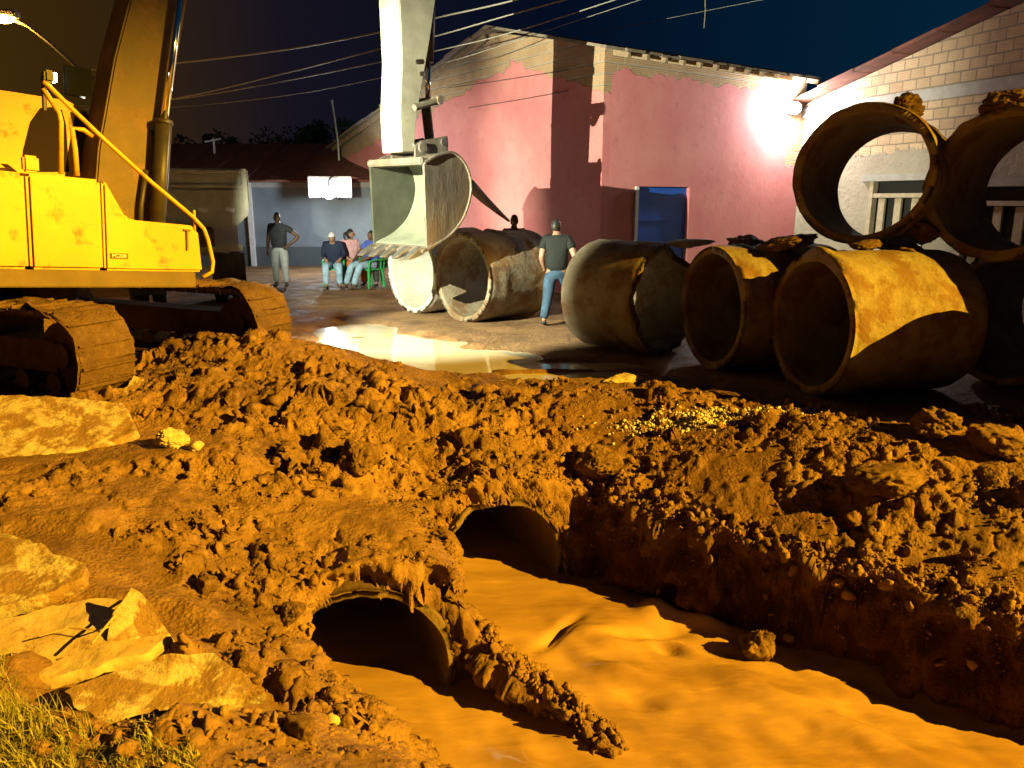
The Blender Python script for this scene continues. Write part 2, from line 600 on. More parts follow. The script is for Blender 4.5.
def base_h(x, y):
    d, lip, rp = chain_dist(x, y)
    ins = in_poly(x, y)
    sd = np.where(ins, -d, d)
    sd = sd + 0.07 * fbm2(x * 2.2, y * 2.2, 31, 3)
    top = 0.02 * fbm2(x * 0.5, y * 0.5, 3, 3)
    top = top + 0.22 * gau(x, y, -3.9, 7.4, 1.5, 1.3) + 0.44 * gau(x, y, -2.8, 8.65, 1.5, 0.8) + 0.12 * gau(x, y, -2.0, 7.2, 0.9, 0.9)
    top = top + 0.12 * gau(x, y, -1.30, 4.90, 0.3, 0.25)
    top = top + 0.05 * gau(x, y, -2.2, 3.6, 1.5, 1.4) - 0.10 * gau(x, y, -1.7, 5.3, 0.9, 0.6)
    top = top - 0.14 * gau(x, y, -0.8, 8.5, 1.1, 0.55)
    top = top + 0.06 * gau(x, y, 1.2, 7.9, 1.2, 0.5) + 0.10 * gau(x, y, 3.6, 6.4, 1.1, 0.45)
    top = top - 0.10 * sstep(0.35, 0.75, puddle_field(x, y))
    for cx, cy, rx, ry, sz in SEATS:
        w = sstep(0.25, 0.6, gau(x, y, cx, cy, rx, ry))
        top = top * (1 - w) + sz * w
    up = np.clip(sd / rp, 0, 1)
    up = up * (2 - up) * 0.65 + sstep(0, 1, up) * 0.35
    z = lip + (top - lip) * up
    z = np.where(sd < 0.12, -1.75 + (z + 1.75) * sstep(-0.16, 0.12, sd), z)
    # ridge of broken pipe and mud standing between the two currents
    ax, ay, bx, by = -0.30, 4.98, 0.62, 4.10
    dx, dy = bx - ax, by - ay
    t = np.clip(((x - ax) * dx + (y - ay) * dy) / (dx * dx + dy * dy), 0, 1)
    dd = np.hypot(x - ax - t * dx, y - ay - t * dy) + 0.03 * fbm2(x * 7, y * 7, 77, 3)
    crest = -0.97 - 0.24 * t + 0.05 * fbm2(x * 5, y * 5, 78, 3)
    z = np.maximum(z, -1.75 + (crest + 1.75) * (1 - sstep(0.07, 0.20, dd)))
    return z, sd, ins


def axis(lo, f0, f1, hi, st, g=1.13):
    a = list(np.arange(f0, f1, st))
    s, p = st, f0
    left = []
    while p > lo:
        s = min(s * g, 2.5)
        p -= s
        left.append(p)
    s, p = st, a[-1]
    right = []
    while p < hi:
        s = min(s * g, 2.5)
        p += s
        right.append(p)
    return np.array(left[::-1] + a + right)


gx = axis(-70, -4.9, 5.0, 70, 0.0135)
gy = axis(-30, 2.0, 9.3, 120, 0.0145, 1.10)
X, Y = np.meshgrid(gx, gy)
Z, SD, INS = base_h(X, Y)
RM = rough_mask(X, Y) * (1 - 0.8 * smooth_zone(X, Y)) * (0.30 + 0.70 * sstep(-0.16, 0.16, fbm2(X * 1.05, Y * 1.05, 23, 3)))
under = np.where(SD < -0.05, 0.3, 1.0)
Z += RM * under * (0.085 * fbm2(X * 1.5, Y * 1.5, 11, 4) + 0.06 * np.abs(fbm2(X * 3.4, Y * 3.4, 12, 4)) + 0.022 * fbm2(X * 13, Y * 13, 13, 3))
Z += (0.016 * fbm2(X * 22, Y * 22, 14, 2) + 0.05 * np.clip(np.abs(fbm2(X * 7, Y * 7, 15, 3)) - 0.1, 0, 1)) * RM



def worley(x, y, sc, seed):
    gx_, gy_ = x / sc, y / sc
    ix, iy = np.floor(gx_), np.floor(gy_)
    f1 = np.full(x.shape, 9.0)
    f2 = np.full(x.shape, 9.0)
    hv = np.zeros(x.shape)
    zz_ = np.zeros(x.shape)
    for ox in (-1, 0, 1):
        for oy in (-1, 0, 1):
            cx, cy = ix + ox, iy + oy
            px, py = cx + _h(cx, cy, zz_, seed), cy + _h(cx, cy, zz_, seed + 1)
            dx, dy = gx_ - px, gy_ - py
            d = np.hypot(dx, dy)
            val = _h(cx, cy, zz_, seed + 2) + (dx * (_h(cx, cy, zz_, seed + 3) - 0.5) + dy * (_h(cx, cy, zz_, seed + 4) - 0.5)) * 1.5
            near = d < f1
            f2 = np.where(near, f1, np.minimum(f2, d))
            hv = np.where(near, val, hv)
            f1 = np.where(near, d, f1)
    return hv, f2 - f1


wx1 = X + 0.10 * fbm2(X * 4, Y * 4, 301, 3)
wy1 = Y + 0.10 * fbm2(X * 4, Y * 4, 302, 3)
cmask = RM * np.where(SD < 0.03, 0.35, 1.0)
for sc_, am_, sd_ in ((0.42, 0.15, 311), (0.19, 0.075, 321), (0.085, 0.03, 331)):
    hv, ed = worley(wx1, wy1, sc_, sd_)
    sel = sstep(-0.25, 0.15, fbm2(X * 1.6 / (sc_ + 0.2), Y * 1.6 / (sc_ + 0.2), sd_ + 5, 2))
    Z += cmask * sel * am_ * ((hv - 0.55) * sstep(0.0, 0.16, ed) - 0.22 * (1 - sstep(0.0, 0.16, ed)))
del wx1, wy1
ZB = Z.copy()
SLP = np.hypot(np.gradient(ZB, axis=1) / np.gradient(X, axis=1), np.gradient(ZB, axis=0) / np.gradient(Y, axis=0))
# clods pressed into the mud
NST = 5200
sx = rng.uniform(-4.9, 5.0, NST)
sy = 2.0 + 7.3 * rng.uniform(0, 1, NST) ** 0.85
sr = 0.016 * (1 - rng.uniform(0, 1, NST)) ** (-0.55)
sr = np.clip(sr, 0.018, 0.17)
dens = fbm2(sx * 0.8, sy * 0.8, 41, 3)
keep = rng.uniform(0, 1, NST) < np.clip(0.55 + 1.2 * dens, 0.1, 1)
zi_c = np.clip(np.searchsorted(gx, sx), 1, len(gx) - 2)
zi_r = np.clip(np.searchsorted(gy, sy), 1, len(gy) - 2)
for k in np.nonzero(keep)[0]:
    i, j, r = zi_r[k], zi_c[k], sr[k]
    if RM[i, j] < 0.5 or SD[i, j] < 0.02:
        continue
    sl = SLP[i, j]
    if sl > 1.3:
        continue
    r *= 1 / (1 + 0.6 * sl)
    w = int(r * 1.6 / 0.0135) + 1
    i0, i1, j0, j1 = max(i - w, 0), min(i + w + 1, len(gy)), max(j - w, 0), min(j + w + 1, len(gx))
    xx, yy = X[i0:i1, j0:j1] - sx[k], Y[i0:i1, j0:j1] - sy[k]
    hgt = r * rng.uniform(0.55, 1.0)
    cap = np.full(xx.shape, hgt)
    a0 = rng.uniform(0, 6.28)
    npl = int(rng.integers(5, 8))
    for q in range(npl):
        a = a0 + q * 6.283 / npl + rng.uniform(-0.35, 0.35)
        stp = rng.uniform(0.7, 2.6)
        cap = np.minimum(cap, (r * rng.uniform(0.75, 1.15) - (xx * math.cos(a) + yy * math.sin(a))) * stp)
    ta = rng.uniform(0, 6.28)
    cap = np.minimum(cap, hgt * 0.85 + (xx * math.cos(ta) + yy * math.sin(ta)) * rng.uniform(0.1, 0.6))
    cap += 0.10 * r * fbm2(xx * (3.0 / r) + k, yy * (3.0 / r), k % 97, 2)
    Zs = Z[i0:i1, j0:j1]
    Z[i0:i1, j0:j1] = np.maximum(Zs, np.where(cap > -0.3 * r, ZB[i0:i1, j0:j1] + cap, -9))


def ground_z(x, y):
    j = int(np.clip(np.searchsorted(gx, x), 1, len(gx) - 1))
    i = int(np.clip(np.searchsorted(gy, y), 1, len(gy) - 1))
    return float(Z[i, j])


# crumbly sideways displacement of the steep faces
gzx = np.gradient(Z, axis=1) / np.gradient(X, axis=1)
gzy = np.gradient(Z, axis=0) / np.gradient(Y, axis=0)
steep = np.clip(np.hypot(gzx, gzy) - 0.5, 0, 3) / 3
fine = sstep(-5.5, -4.8, X) * (1 - sstep(4.8, 5.6, X)) * sstep(1.4, 2.1, Y) * (1 - sstep(9.2, 10, Y))
amp = 0.22 * steep * fine
nl = np.hypot(gzx, gzy) + 1e-6
dsp = fbm3(X * 6, Y * 6, Z * 6, 51, 3)
dsp2 = fbm3(X * 18, Y * 18, Z * 18, 52, 2)
push = amp * dsp + 0.05 * steep * fine * dsp2
XD = X - gzx / nl * push
YD = Y - gzy / nl * push
V = np.stack([XD.ravel(), YD.ravel(), Z.ravel()], 1)
nr, nc = X.shape
ii = np.arange(nr * nc).reshape(nr, nc)
Q = np.stack([ii[:-1, :-1].ravel(), ii[:-1, 1:].ravel(), ii[1:, 1:].ravel(), ii[1:, :-1].ravel()], 1)
fc = V[Q].mean(1)
drop = np.zeros(len(Q), bool)
for c, r, w, sk in CULV:
    rel = fc - np.array(c)
    al = rel @ np.array(CUL_N)
    ac = rel @ np.array(CUL_M)
    rad = np.hypot(ac, rel[:, 2])
    drop |= (rad < r + w * 0.55) & (al - sk * ac < 0.30) & (al > -4.5) & (fc[:, 2] > -1.62)
Q = Q[~drop]
g_me = np_mesh('ground', V, Q)
wall_shade = (SD < 0.16) & (X + 0.2 * (Y - 6.4) > 0.62) & (Y > 1.0)  # shade of the right trench wall, put into the ground colour
shade_clay = np.clip(1 - sstep(0.02, 0.15, SD + 0.05 * fbm2(X * 5, Y * 5, 400, 3)), 0, 1) * wall_shade
at_ = g_me.attributes.new('shade_and_clay', 'FLOAT', 'POINT')
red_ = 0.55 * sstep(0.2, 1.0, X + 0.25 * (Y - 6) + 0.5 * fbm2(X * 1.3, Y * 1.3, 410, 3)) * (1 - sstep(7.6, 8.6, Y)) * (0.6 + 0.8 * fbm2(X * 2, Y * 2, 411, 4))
shade_clay = np.clip(np.maximum(shade_clay, red_), 0, 1)
at_.data.foreach_set('value', shade_clay.ravel().astype(np.float32))
M['ground'] = mat_mud('churned_mud', 0.6)
nt = M['ground'].node_tree
bs = nt.nodes['Principled BSDF']
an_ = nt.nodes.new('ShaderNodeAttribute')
an_.attribute_name = 'shade_and_clay'
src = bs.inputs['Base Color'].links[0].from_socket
nt.links.new(n_mix(nt, an_.outputs['Fac'], src, (0.085, 0.028, 0.010)), bs.inputs['Base Color'])  # one dark mix for the painted wall shade and the redder clay
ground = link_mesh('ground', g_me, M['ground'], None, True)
ground['kind'] = 'structure'

# ---- stream water
wx = np.arange(-3.2, 7.0, 0.03)
wy = np.arange(-1.5, 9.5, 0.03)
WX, WY = np.meshgrid(wx, wy)
ua = WX * 0.75 - WY * 0.66
va = WX * 0.66 + WY * 0.75
turb = 0.75 * sstep(-0.9, 1.2, WX - (WY - 5.2) * 0.6)
WZ = WATER_Z + (0.016 + 0.05 * turb) * fbm2(ua * 1.25, va * 2.6, 61, 3)

WZ += turb * 0.020 * fbm2(ua * 2.6, va * 5.0, 63, 3)


def wbump(px, py, rx, ry, h, ang=0.0):
    global WZ
    p = at_z(px, py, WATER_Z)
    c, s = math.cos(ang), math.sin(ang)
    xx = (WX - p.x) * c + (WY - p.y) * s
    yy = -(WX - p.x) * s + (WY - p.y) * c
    WZ = WZ + 1.35 * h * np.exp(-(xx / rx) ** 2 - (yy / ry) ** 2)


wbump(655, 612, 0.16, 0.13, 0.075, 0.3)
wbump(640, 635, 0.35, 0.07, -0.05, 0.2)
wbump(605, 640, 0.28, 0.16, 0.06, -0.5)
wbump(560, 632, 0.26, 0.05, -0.045, 0.9)
wbump(700, 622, 0.3, 0.07, 0.06, -0.5)
wbump(690, 652, 0.25, 0.06, 0.04, -0.5)
wbump(668, 650, 0.12, 0.06, -0.04, -0.5)
wbump(620, 672, 0.2, 0.08, 0.05, -0.6)
wbump(760, 690, 0.4, 0.12, 0.045, -0.6)
wbump(640, 700, 0.15, 0.08, -0.03, -0.6)
wbump(860, 740, 0.5, 0.12, 0.05, -0.6)
wn_r, wn_c = WX.shape
ii = np.arange(wn_r * wn_c).reshape(wn_r, wn_c)
WQ = np.stack([ii[:-1, :-1].ravel(), ii[:-1, 1:].ravel(), ii[1:, 1:].ravel(), ii[1:, :-1].ravel()], 1)
water = link_mesh('water', np_mesh('water', np.stack([WX.ravel(), WY.ravel(), WZ.ravel()], 1), WQ), M['water'], None, True)
water['kind'] = 'structure'

# ---- puddle on the street
px_ = np.arange(-5.5, 3.5, 0.05)
py_ = np.arange(8.3, 15, 0.05)
PX, PY = np.meshgrid(px_, py_)
ii = np.arange(PX.size).reshape(PX.shape)
PQ = np.stack([ii[:-1, :-1].ravel(), ii[:-1, 1:].ravel(), ii[1:, 1:].ravel(), ii[1:, :-1].ravel()], 1)
pf = puddle_field(PX, PY).ravel()
PQ = PQ[pf[PQ].max(1) > 0.3]
puddle = link_mesh('puddle', np_mesh('puddle', np.stack([PX.ravel(), PY.ravel(), np.full(PX.size, -0.055)], 1), PQ), M['puddle'], None, True)
puddle['kind'] = 'structure'


# ------------------------------------------------------------------ concrete pipes
def pipe_mesh(name, ro, wall, L, seed, rag0=0.01, rag1=0.01, skew=0.0, mud=0.03, n=112, nl=34, bite=0.0, bite_at=0.0):
    ri = ro - wall
    th = np.linspace(0, 2 * np.pi, n, endpoint=False)
    cy, cz = np.cos(th), np.sin(th)

    def endoff(rag, sd):
        return rag * fbm2(cy * 2.2 + sd, cz * 2.2, sd, 4)
    x0 = endoff(rag0, seed) + skew * cy * ro
    if bite:
        x0 = x0 + bite * np.exp(-(((th - bite_at + np.pi) % (2 * np.pi) - np.pi) / 0.55) ** 2) * (1 + 0.5 * endoff(1.0, seed + 4))
    x1 = L + endoff(rag1, seed + 9)
    rows = []
    prof = []
    for i in range(nl + 1):
        prof.append((i / nl, ro, 1))
    prof += [(1.0, ro - wall * 0.15, 0), (1.0, ri + wall * 0.1, 0)]
    for i in range(nl, -1, -1):
        prof.append((i / nl, ri, -1))
    prof += [(0.0, ri + wall * 0.1, 0), (0.0, ro - wall * 0.15, 0)]
    for t, r, side in prof:
        x = x0 + (x1 - x0) * t
        rr = np.full(n, r)
        px3, py3, pz3 = x * 3, cy * r * 3, cz * r * 3
        if side == 1:
            f = fbm3(px3, py3, pz3, seed + 3, 3)
            rr = rr + 0.008 * fbm3(px3 * 3, py3 * 3, pz3 * 3, seed + 5, 2) + mud * np.clip(f - 0.05, 0, 1) * 2.2 * (0.35 + 0.65 * np.clip(cz + 0.3, 0, 1))
            edge = min(t, 1 - t)
            rr = rr - 0.02 * math.exp(-(edge / 0.02) ** 2)
        elif side == -1:
            rr = rr + 0.006 * fbm3(px3 * 2, py3 * 2, pz3 * 2, seed + 6, 2)
        rows.append(np.stack([x, cy * rr, cz * rr], 1))
    v = np.concatenate(rows)
    m_ = len(rows)
    a = np.arange(m_)[:, None] * n + np.arange(n)[None]
    b = np.roll(a, -1, 1)
    c = np.roll(a, -1, 0)
    d = np.roll(b, -1, 0)
    q = np.stack([a.ravel(), c.ravel(), d.ravel(), b.ravel()], 1)
    me = np_mesh(name, v, q)
    return me


def place_axis(o, p, az, tilt=0.0, roll=0.0):
    """local +X points along compass azimuth az (0 = away from the camera, 90 = right)"""
    o.location = p
    o.rotation_euler = (Matrix.Rotation(R(90 - az), 3, 'Z') @ Matrix.Rotation(R(tilt), 3, 'Y') @ Matrix.Rotation(roll, 3, 'X')).to_euler()


PG = 'large concrete drainage pipes beside the trench'
RO = 0.75


def ring(px, py, y):
    return at_y(px, py, y)


def add_pipe(label, p, az, L=1.5, tilt=0.0, seed=1, m='pipe', **kw):
    me = pipe_mesh('concrete_pipe', kw.pop('ro', RO), kw.pop('wall', 0.10), L, seed, **kw)
    o = link_mesh('concrete_pipe', me, M[m], None, True)
    place_axis(o, p, az, tilt)
    return tag(o, label, 'pipe', PG)


pD = ring(810, 317, 7.95)
add_pipe('muddy concrete pipe on the ground with its dark mouth nearest the camera', (pD.x, pD.y, 0.74), 77, seed=21, mud=0.05)
pC = ring(711, 306, 9.25)
add_pipe('concrete pipe on the ground half hidden behind the nearest lower pipe', (pC.x, pC.y, 0.73), 74, seed=33, mud=0.05)
pB = ring(667, 300, 10.2)
add_pipe('shorter concrete pipe with a jagged broken rim beside the walking man', (pB.x, pB.y, 0.70), -42, L=1.25, seed=45, rag0=0.12, bite=0.18, bite_at=2.2, mud=0.02)
pE = ring(862, 174, 8.6)
add_pipe('upper concrete pipe showing a barred window through its full open mouth', tuple(pE), 38, tilt=4.5, L=1.5, seed=57, mud=0.02)
pF = ring(1002, 184, 7.9)
add_pipe('upper concrete pipe at the right edge topped with lumps of soil', tuple(pF), 50, tilt=2.0, L=1.5, seed=69, mud=0.05)
add_pipe('shadowed concrete pipe on the ground at the right edge below the soil topped one', (5.35, 8.3, 0.74), 62, seed=71, mud=0.04)
pA = ring(462, 268, 12.9)
add_pipe('concrete pipe with greenish mud inside its mouth lying right below the digger bucket', (pA.x, pA.y, 0.735), 47, seed=83, mud=0.04, m='pipe')
pI = pA + Vector((-0.69, 0.72, 0)) * 1.42
add_pipe('pale concrete pipe with a brightly lit inside directly under the bucket teeth', (pI.x, pI.y, 0.74), 47, seed=95, mud=0.01, m='pipe_pale')
# unseen pipes added past the right edge to shade the stack and ground
for k, (p, az, sd) in enumerate((((4.95, 6.62, 0.74), 95, 101), ((6.4, 7.1, 2.04), 96, 105), ((8.7, 5.7, 0.74), 30, 107), ((8.6, 5.75, 2.2), 30, 109), ((8.65, 5.7, 3.66), 30, 111))):
    add_pipe(('added unseen low pipe past the right edge, nearest the camera, casting shade',
              'added unseen upper pipe past the right edge, casting shade on the stack', 'lowest of three added unseen shading pipes past the right edge',
              'middle of three added unseen shading pipes past the right edge', 'topmost of three added unseen shading pipes past the right edge')[k], p, az, L=1.9, seed=sd, mud=0.03)

# old culverts in the trench
for k, (c, r, w, sk) in enumerate(CULV):
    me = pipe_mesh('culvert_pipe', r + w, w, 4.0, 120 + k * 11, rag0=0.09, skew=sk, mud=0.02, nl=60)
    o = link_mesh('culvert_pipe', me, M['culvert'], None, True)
    # local +X runs upstream; local +Y lies across
    ax = -CUL_N
    az = math.degrees(math.atan2(ax.x, ax.y))
    place_axis(o, c, az)
    tag(o, ('mud caked culvert mouth at the lower left spilling water into the trench',
            'mud caked culvert mouth further back against the trench end wall')[k], 'culvert', 'culverts opening into the trench')


# ------------------------------------------------------------------ excavator
EXC_F = Vector((0.70, 0.714, 0)).normalized()
EXC_L = Vector((-EXC_F.y, EXC_F.x, 0))
EXC_C = at_y(205, 272, 8.4)
EXC_R0 = EXC_C - EXC_F * 1.6 - EXC_L * -1.25
EXC_R0.z = 0.2
exc = empty('excavator', EXC_R0)
yaw = math.atan2(EXC_F.y, EXC_F.x)
EXC_M = Matrix.Translation(EXC_R0) @ Matrix.Rotation(yaw, 4, 'Z') @ Matrix.Rotation(R(4.5), 4, 'Y')
exc.matrix_world = EXC_M
EXC_I = EXC_M.inverted()
tag(exc, 'yellow tracked excavator with raised boom and hanging toothed bucket', 'excavator')


def exl(px, py, off):
    """pixel -> excavator local point on its own vertical plane y = off"""
    p0 = EXC_M @ Vector((0, off, 0))
    n = (EXC_M.to_3x3() @ Vector((0, 1, 0)))
    return EXC_I @ at_plane(px, py, p0, n)


ys = -1.25
c_bot = exl(203, 272, ys)
zb = c_bot.z
xf = c_bot.x
zt_front = exl(200, 226, ys).z
xs = exl(103, 225, ys).x
zt = exl(50, 175, ys).z
xm = exl(28, 220, ys).x
# side panels
MB().prism([(xs + 0.006, zb), (xf, zb), (xf - 0.04, zt_front - 0.05), (xf - 0.12, zt_front), (xs + 0.32, zt_front + 0.02), (xs + 0.22, zt_front + 0.04), (xs + 0.05, zt - 0.03), (xs + 0.006, zt)], ys, ys + 0.95).build('front_box', M['yellow'], exc, bevel=0.025)
dp = MB().box(((xm + xs) / 2, ys + 0.45, (zb + zt) / 2), (xs - xm - 0.012, 0.9, zt - zb)).build('side_panel', M['yellow'], exc, bevel=0.03)
MB().box((xm - 0.62, ys + 0.45, (zb + zt) / 2), (1.22, 0.9, zt - zb)).build('side_panel', M['yellow'], exc, bevel=0.03)
MB().prism([(xm - 2.1, zb + 0.1), (xm - 1.245, zb), (xm - 1.245, zt + 0.05), (xm - 2.0, zt)], ys + 0.02, 1.2).build('counterweight', M['yellow'], exc, bevel=0.06)
MB().box(((xf + xm - 1.3) / 2 - 0.02, 0.0, zb - 0.085), (xf - xm + 1.2, 2.46, 0.165)).build('deck_skirt', M['dark_skirt'], exc, bevel=0.01)
MB().box((xm - 0.4, 0.45, zt - 0.2), (1.6, 1.3, 0.65)).build('engine_hood', M['yellow'], exc, bevel=0.08)
MB().box((0.1, 0.3, zb + 0.15), (2.6, 1.6, 0.3)).build('deck', M['black_metal'], exc)
# latch and badge on the front box
MB().box((xf - 0.17, ys - 0.012, zt_front - 0.16), (0.018, 0.02, 0.2)).box((xf - 0.17, ys - 0.012, zt_front - 0.05), (0.07, 0.02, 0.018)).build('latch', M['dark_skirt'], exc)
bl = exl(119, 256, ys)
MB().box((bl.x, ys - 0.004, bl.z), (0.17, 0.006, 0.055)).build('badge', M['dark_skirt'], exc)
fc_ = bpy.data.curves.new('badge_text', 'FONT')
fc_.body = 'PC200'
fc_.size = 0.05
fc_.align_x, fc_.align_y = 'CENTER', 'CENTER'
fc_.extrude = 0.001
ft = bpy.data.objects.new('badge_text', fc_)
COL.objects.link(ft)
bpy.context.view_layer.update()
tme = bpy.data.meshes.new_from_object(ft.evaluated_get(bpy.context.evaluated_depsgraph_get()))
bpy.data.objects.remove(ft)
ft = link_mesh('badge_text', tme, M['white_plastic'], exc)
ft.location = (bl.x, ys - 0.0085, bl.z)
ft.rotation_euler = (R(90), 0, 0)


def rail(name, pts, off, r=0.02):
    MB().tube([exl(x, y, off) for x, y in pts], r, 8).build(name, M['yellow'], exc, True)


rail('handrail', [(43, 82), (47, 84), (70, 107), (110, 145), (150, 181), (193, 217), (204, 229), (208, 240), (213, 262), (212, 272), (203, 277)], ys - 0.02, 0.022)
rail('rail_post', [(43, 88), (52, 102), (59, 113), (61, 122), (61, 174)], ys + 0.03, 0.024)
rail('rail_post', [(93, 136), (84, 130), (72, 128), (75, 150), (77, 176)], ys + 0.03, 0.026)
rail('rail_post', [(194, 210), (195, 235)], ys + 0.02, 0.014)
# mirror lamp on the panel
q = exl(30, 164, ys + 0.15)
MB().box(q, (0.13, 0.1, 0.15)).build('work_light_housing', M['yellow'], exc, bevel=0.02)
# cab on the far (left) side
cy0, cy1 = 0.25, 1.22
ct = exl(30, 94, cy0).z
ca = exl(-18, 150, cy0).x
cb = exl(95, 150, cy0).x
MB().prism([(ca, zb), (cb + 0.15, zb), (cb + 0.2, zb + 0.7), (cb - 0.02, ct - 0.1), (cb - 0.25, ct), (ca + 0.1, ct), (ca, ct - 0.12)], cy0, cy1).build('cab', M['yellow'], exc, bevel=0.05)
wl = [exl(*p, cy0) for p in ((21, 172), (23, 150), (30, 122), (40, 108), (52, 107), (62, 110), (66, 125), (69, 172))]
MB().prism([(p.x, p.z) for p in wl], cy0 - 0.006, cy0 + 0.02).build('cab_window', M['glass_dark'], exc)
wl = [exl(*p, cy0) for p in ((75, 172), (73, 125), (70, 112), (86, 112), (96, 130), (100, 172))]
MB().prism([(p.x, p.z) for p in wl], cy0 - 0.006, cy0 + 0.02).build('cab_window', M['glass_dark'], exc)

# boom (plane y = by)
by_ = -0.02
bw = 0.27
L_ = lambda px, py: exl(px, py, by_)
r0, r1 = L_(109, 235), L_(106, 150)
t0, t1 = L_(178, 0), L_(122, 0)
bo = [L_(84, 232), L_(90, 150), L_(106, 60), t1]
bo2 = [L_(142, 236), L_(153, 170), L_(168, 60), t0]
tip = L_(407, -85)
poly = [(p.x, p.z) for p in bo]
poly += [(t1.x + 0.15, t1.z + 0.85), (t1.x + 0.65, t1.z + 1.75), (t1.x + 1.2, t1.z + 2.05), (tip.x - 0.1, tip.z + 0.26), (tip.x + 0.16, tip.z + 0.05), (tip.x - 0.05, tip.z - 0.2)]
poly += [(t0.x + 1.0, t0.z + 1.35), (t0.x + 0.45, t0.z + 0.9)]
poly += [(p.x, p.z) for p in bo2[::-1]]
MB().prism(poly, by_ - bw, by_ + bw).build('boom', M['boom_paint'], exc, bevel=0.02)
# boom cylinders in front of the boom foot
for off in (-0.42, 0.38):
    a, b, c = exl(157, 232, -0.42), exl(164, 122, -0.42), exl(178, 12, -0.42)
    for p in (a, b, c):
        p.y = off
    cyl = MB().tube([a, b], 0.085, 16).tube([b - (b - a) * 0.02, b + (b - a) * 0.02], 0.095, 16).build('boom_cylinder', M['black_metal'], exc, True)
    MB().tube([b, c + (c - b) * 0.35], 0.042, 14).build('piston_rod', M['chrome'], cyl, True)
MB().tube([exl(152, 130, -0.3), exl(158, 160, -0.3), exl(151, 200, -0.3), exl(148, 232, -0.3)], 0.028, 8).build('hose', M['black_metal'], exc, True)
MB().tube([exl(146, 170, -0.35), exl(141, 205, -0.35), exl(140, 234, -0.35)], 0.03, 8).build('hose', M['black_metal'], exc, True)
# stick
off = -0.24
sw = 0.24
sl = [(402, 152), (400, 115), (402, 60), (399, -10)]
sr_ = [(414, 152), (417, 115), (430, 40), (437, -10)]
pl = [exl(*p, off) for p in sl] + [exl(407, -110, off)] + [exl(440, -110, off)] + [exl(*p, off) for p in sr_[::-1]]
MB().prism([(p.x, p.z) for p in pl], -sw, sw).build('stick', M['stick_paint'], exc, bevel=0.012)
for p in ((417, 62), (421, 74)):
    q = exl(*p, -sw)
    MB().tube([(q.x, -sw + 0.01, q.z), (q.x, -sw - 0.02, q.z)], 0.035, 10).build('pin', M['black_metal'], exc)
# bucket cylinder and linkage
a, b = exl(431, -30, 0), exl(428, 62, 0)
bc = MB().tube([a, b], 0.085, 14).build('bucket_cylinder', M['black_metal'], exc, True)
c = exl(428, 100, 0)
MB().tube([b, c], 0.04, 12).build('piston_rod', M['chrome'], bc, True)
lk = MB()
q0, q1 = exl(410, 108, -0.2), exl(434, 101, -0.2)
for yy in (-0.3, 0.26):
    lk.tube([(q0.x, yy, q0.z), (q1.x, yy, q1.z)], 0.05, 10)
lk.tube([(q1.x, -0.36, q1.z), (q1.x, 0.34, q1.z)], 0.065, 12)
lk.build('link_arm', M['bucket'], exc)
q2 = exl(430, 143, 0)
MB().tube([(q1.x, 0, q1.z), (q2.x, 0, q2.z)], 0.075, 10).build('link_rod', M['black_metal'], exc)
q3 = exl(412, 146, -0.2)
MB().tube([(q3.x, -0.22, q3.z), (q2.x, -0.22, q2.z)], 0.045, 10).tube([(q2.x, -0.34, q2.z), (q2.x, 0.34, q2.z)], 0.06, 12).build('link_pin', M['steel'], exc)
# bucket
BW = 0.66
bp = [exl(*p, -BW) for p in ((424, 163), (438, 155), (453, 153), (464, 163), (470, 180), (469, 200), (461, 221), (447, 237), (427, 249))]
back = [(p.x, p.z) for p in bp]
cx_ = sum(p[0] for p in back) / len(back)
cz_ = sum(p[1] for p in back) / len(back)


def resample(pts, n):
    out = []
    vs = [Vector((p[0], 0, p[1])) for p in pts]
    for i in range(len(vs) - 1):
        p0 = vs[max(i - 1, 0)]
        p1, p2 = vs[i], vs[i + 1]
        p3 = vs[min(i + 2, len(vs) - 1)]
        for k in range(n):
            t = k / n
            q = 0.5 * ((2 * p1) + (p2 - p0) * t + (2 * p0 - 5 * p1 + 4 * p2 - p3) * t * t + (3 * p1 - p0 - 3 * p2 + p3) * t ** 3)
            out.append((q.x, q.z))
    out.append(pts[-1])
    return out


bk = resample(back, 5)
inn = [(p[0] + (cx_ - 0.1 - p[0]) * 0.045, p[1] + (cz_ - p[1]) * 0.045) for p in bk]
bucket = MB().prism(bk + inn[::-1], -BW, BW).build('bucket', M['bucket'], exc, False)
for s in (-1, 1):
    MB().prism(bk, s * (BW - 0.015) - 0.02, s * (BW - 0.015) + 0.02 + (0.004 if s > 0 else 0)).build('side_plate', M['bucket'] if s < 0 else M['bucket_far_shade'], bucket)
    # stiffening edge of the plate
    MB().tube([(p[0], s * (BW + 0.012), p[1]) for p in bk], 0.022, 6).build('plate_rim', M['bucket'], bucket)
li = [(p[0] + (cx_ - 0.1 - p[0]) * 0.055, p[1] + (cz_ - p[1]) * 0.055) for p in bk[3:]]
li2 = [(p[0] + (cx_ - 0.1 - p[0]) * 0.065, p[1] + (cz_ - p[1]) * 0.065) for p in bk[3:]]
MB().prism(li + li2[::-1], -BW + 0.03, BW - 0.03).build('bucket_liner', M['bucket_in_lit'], bucket)
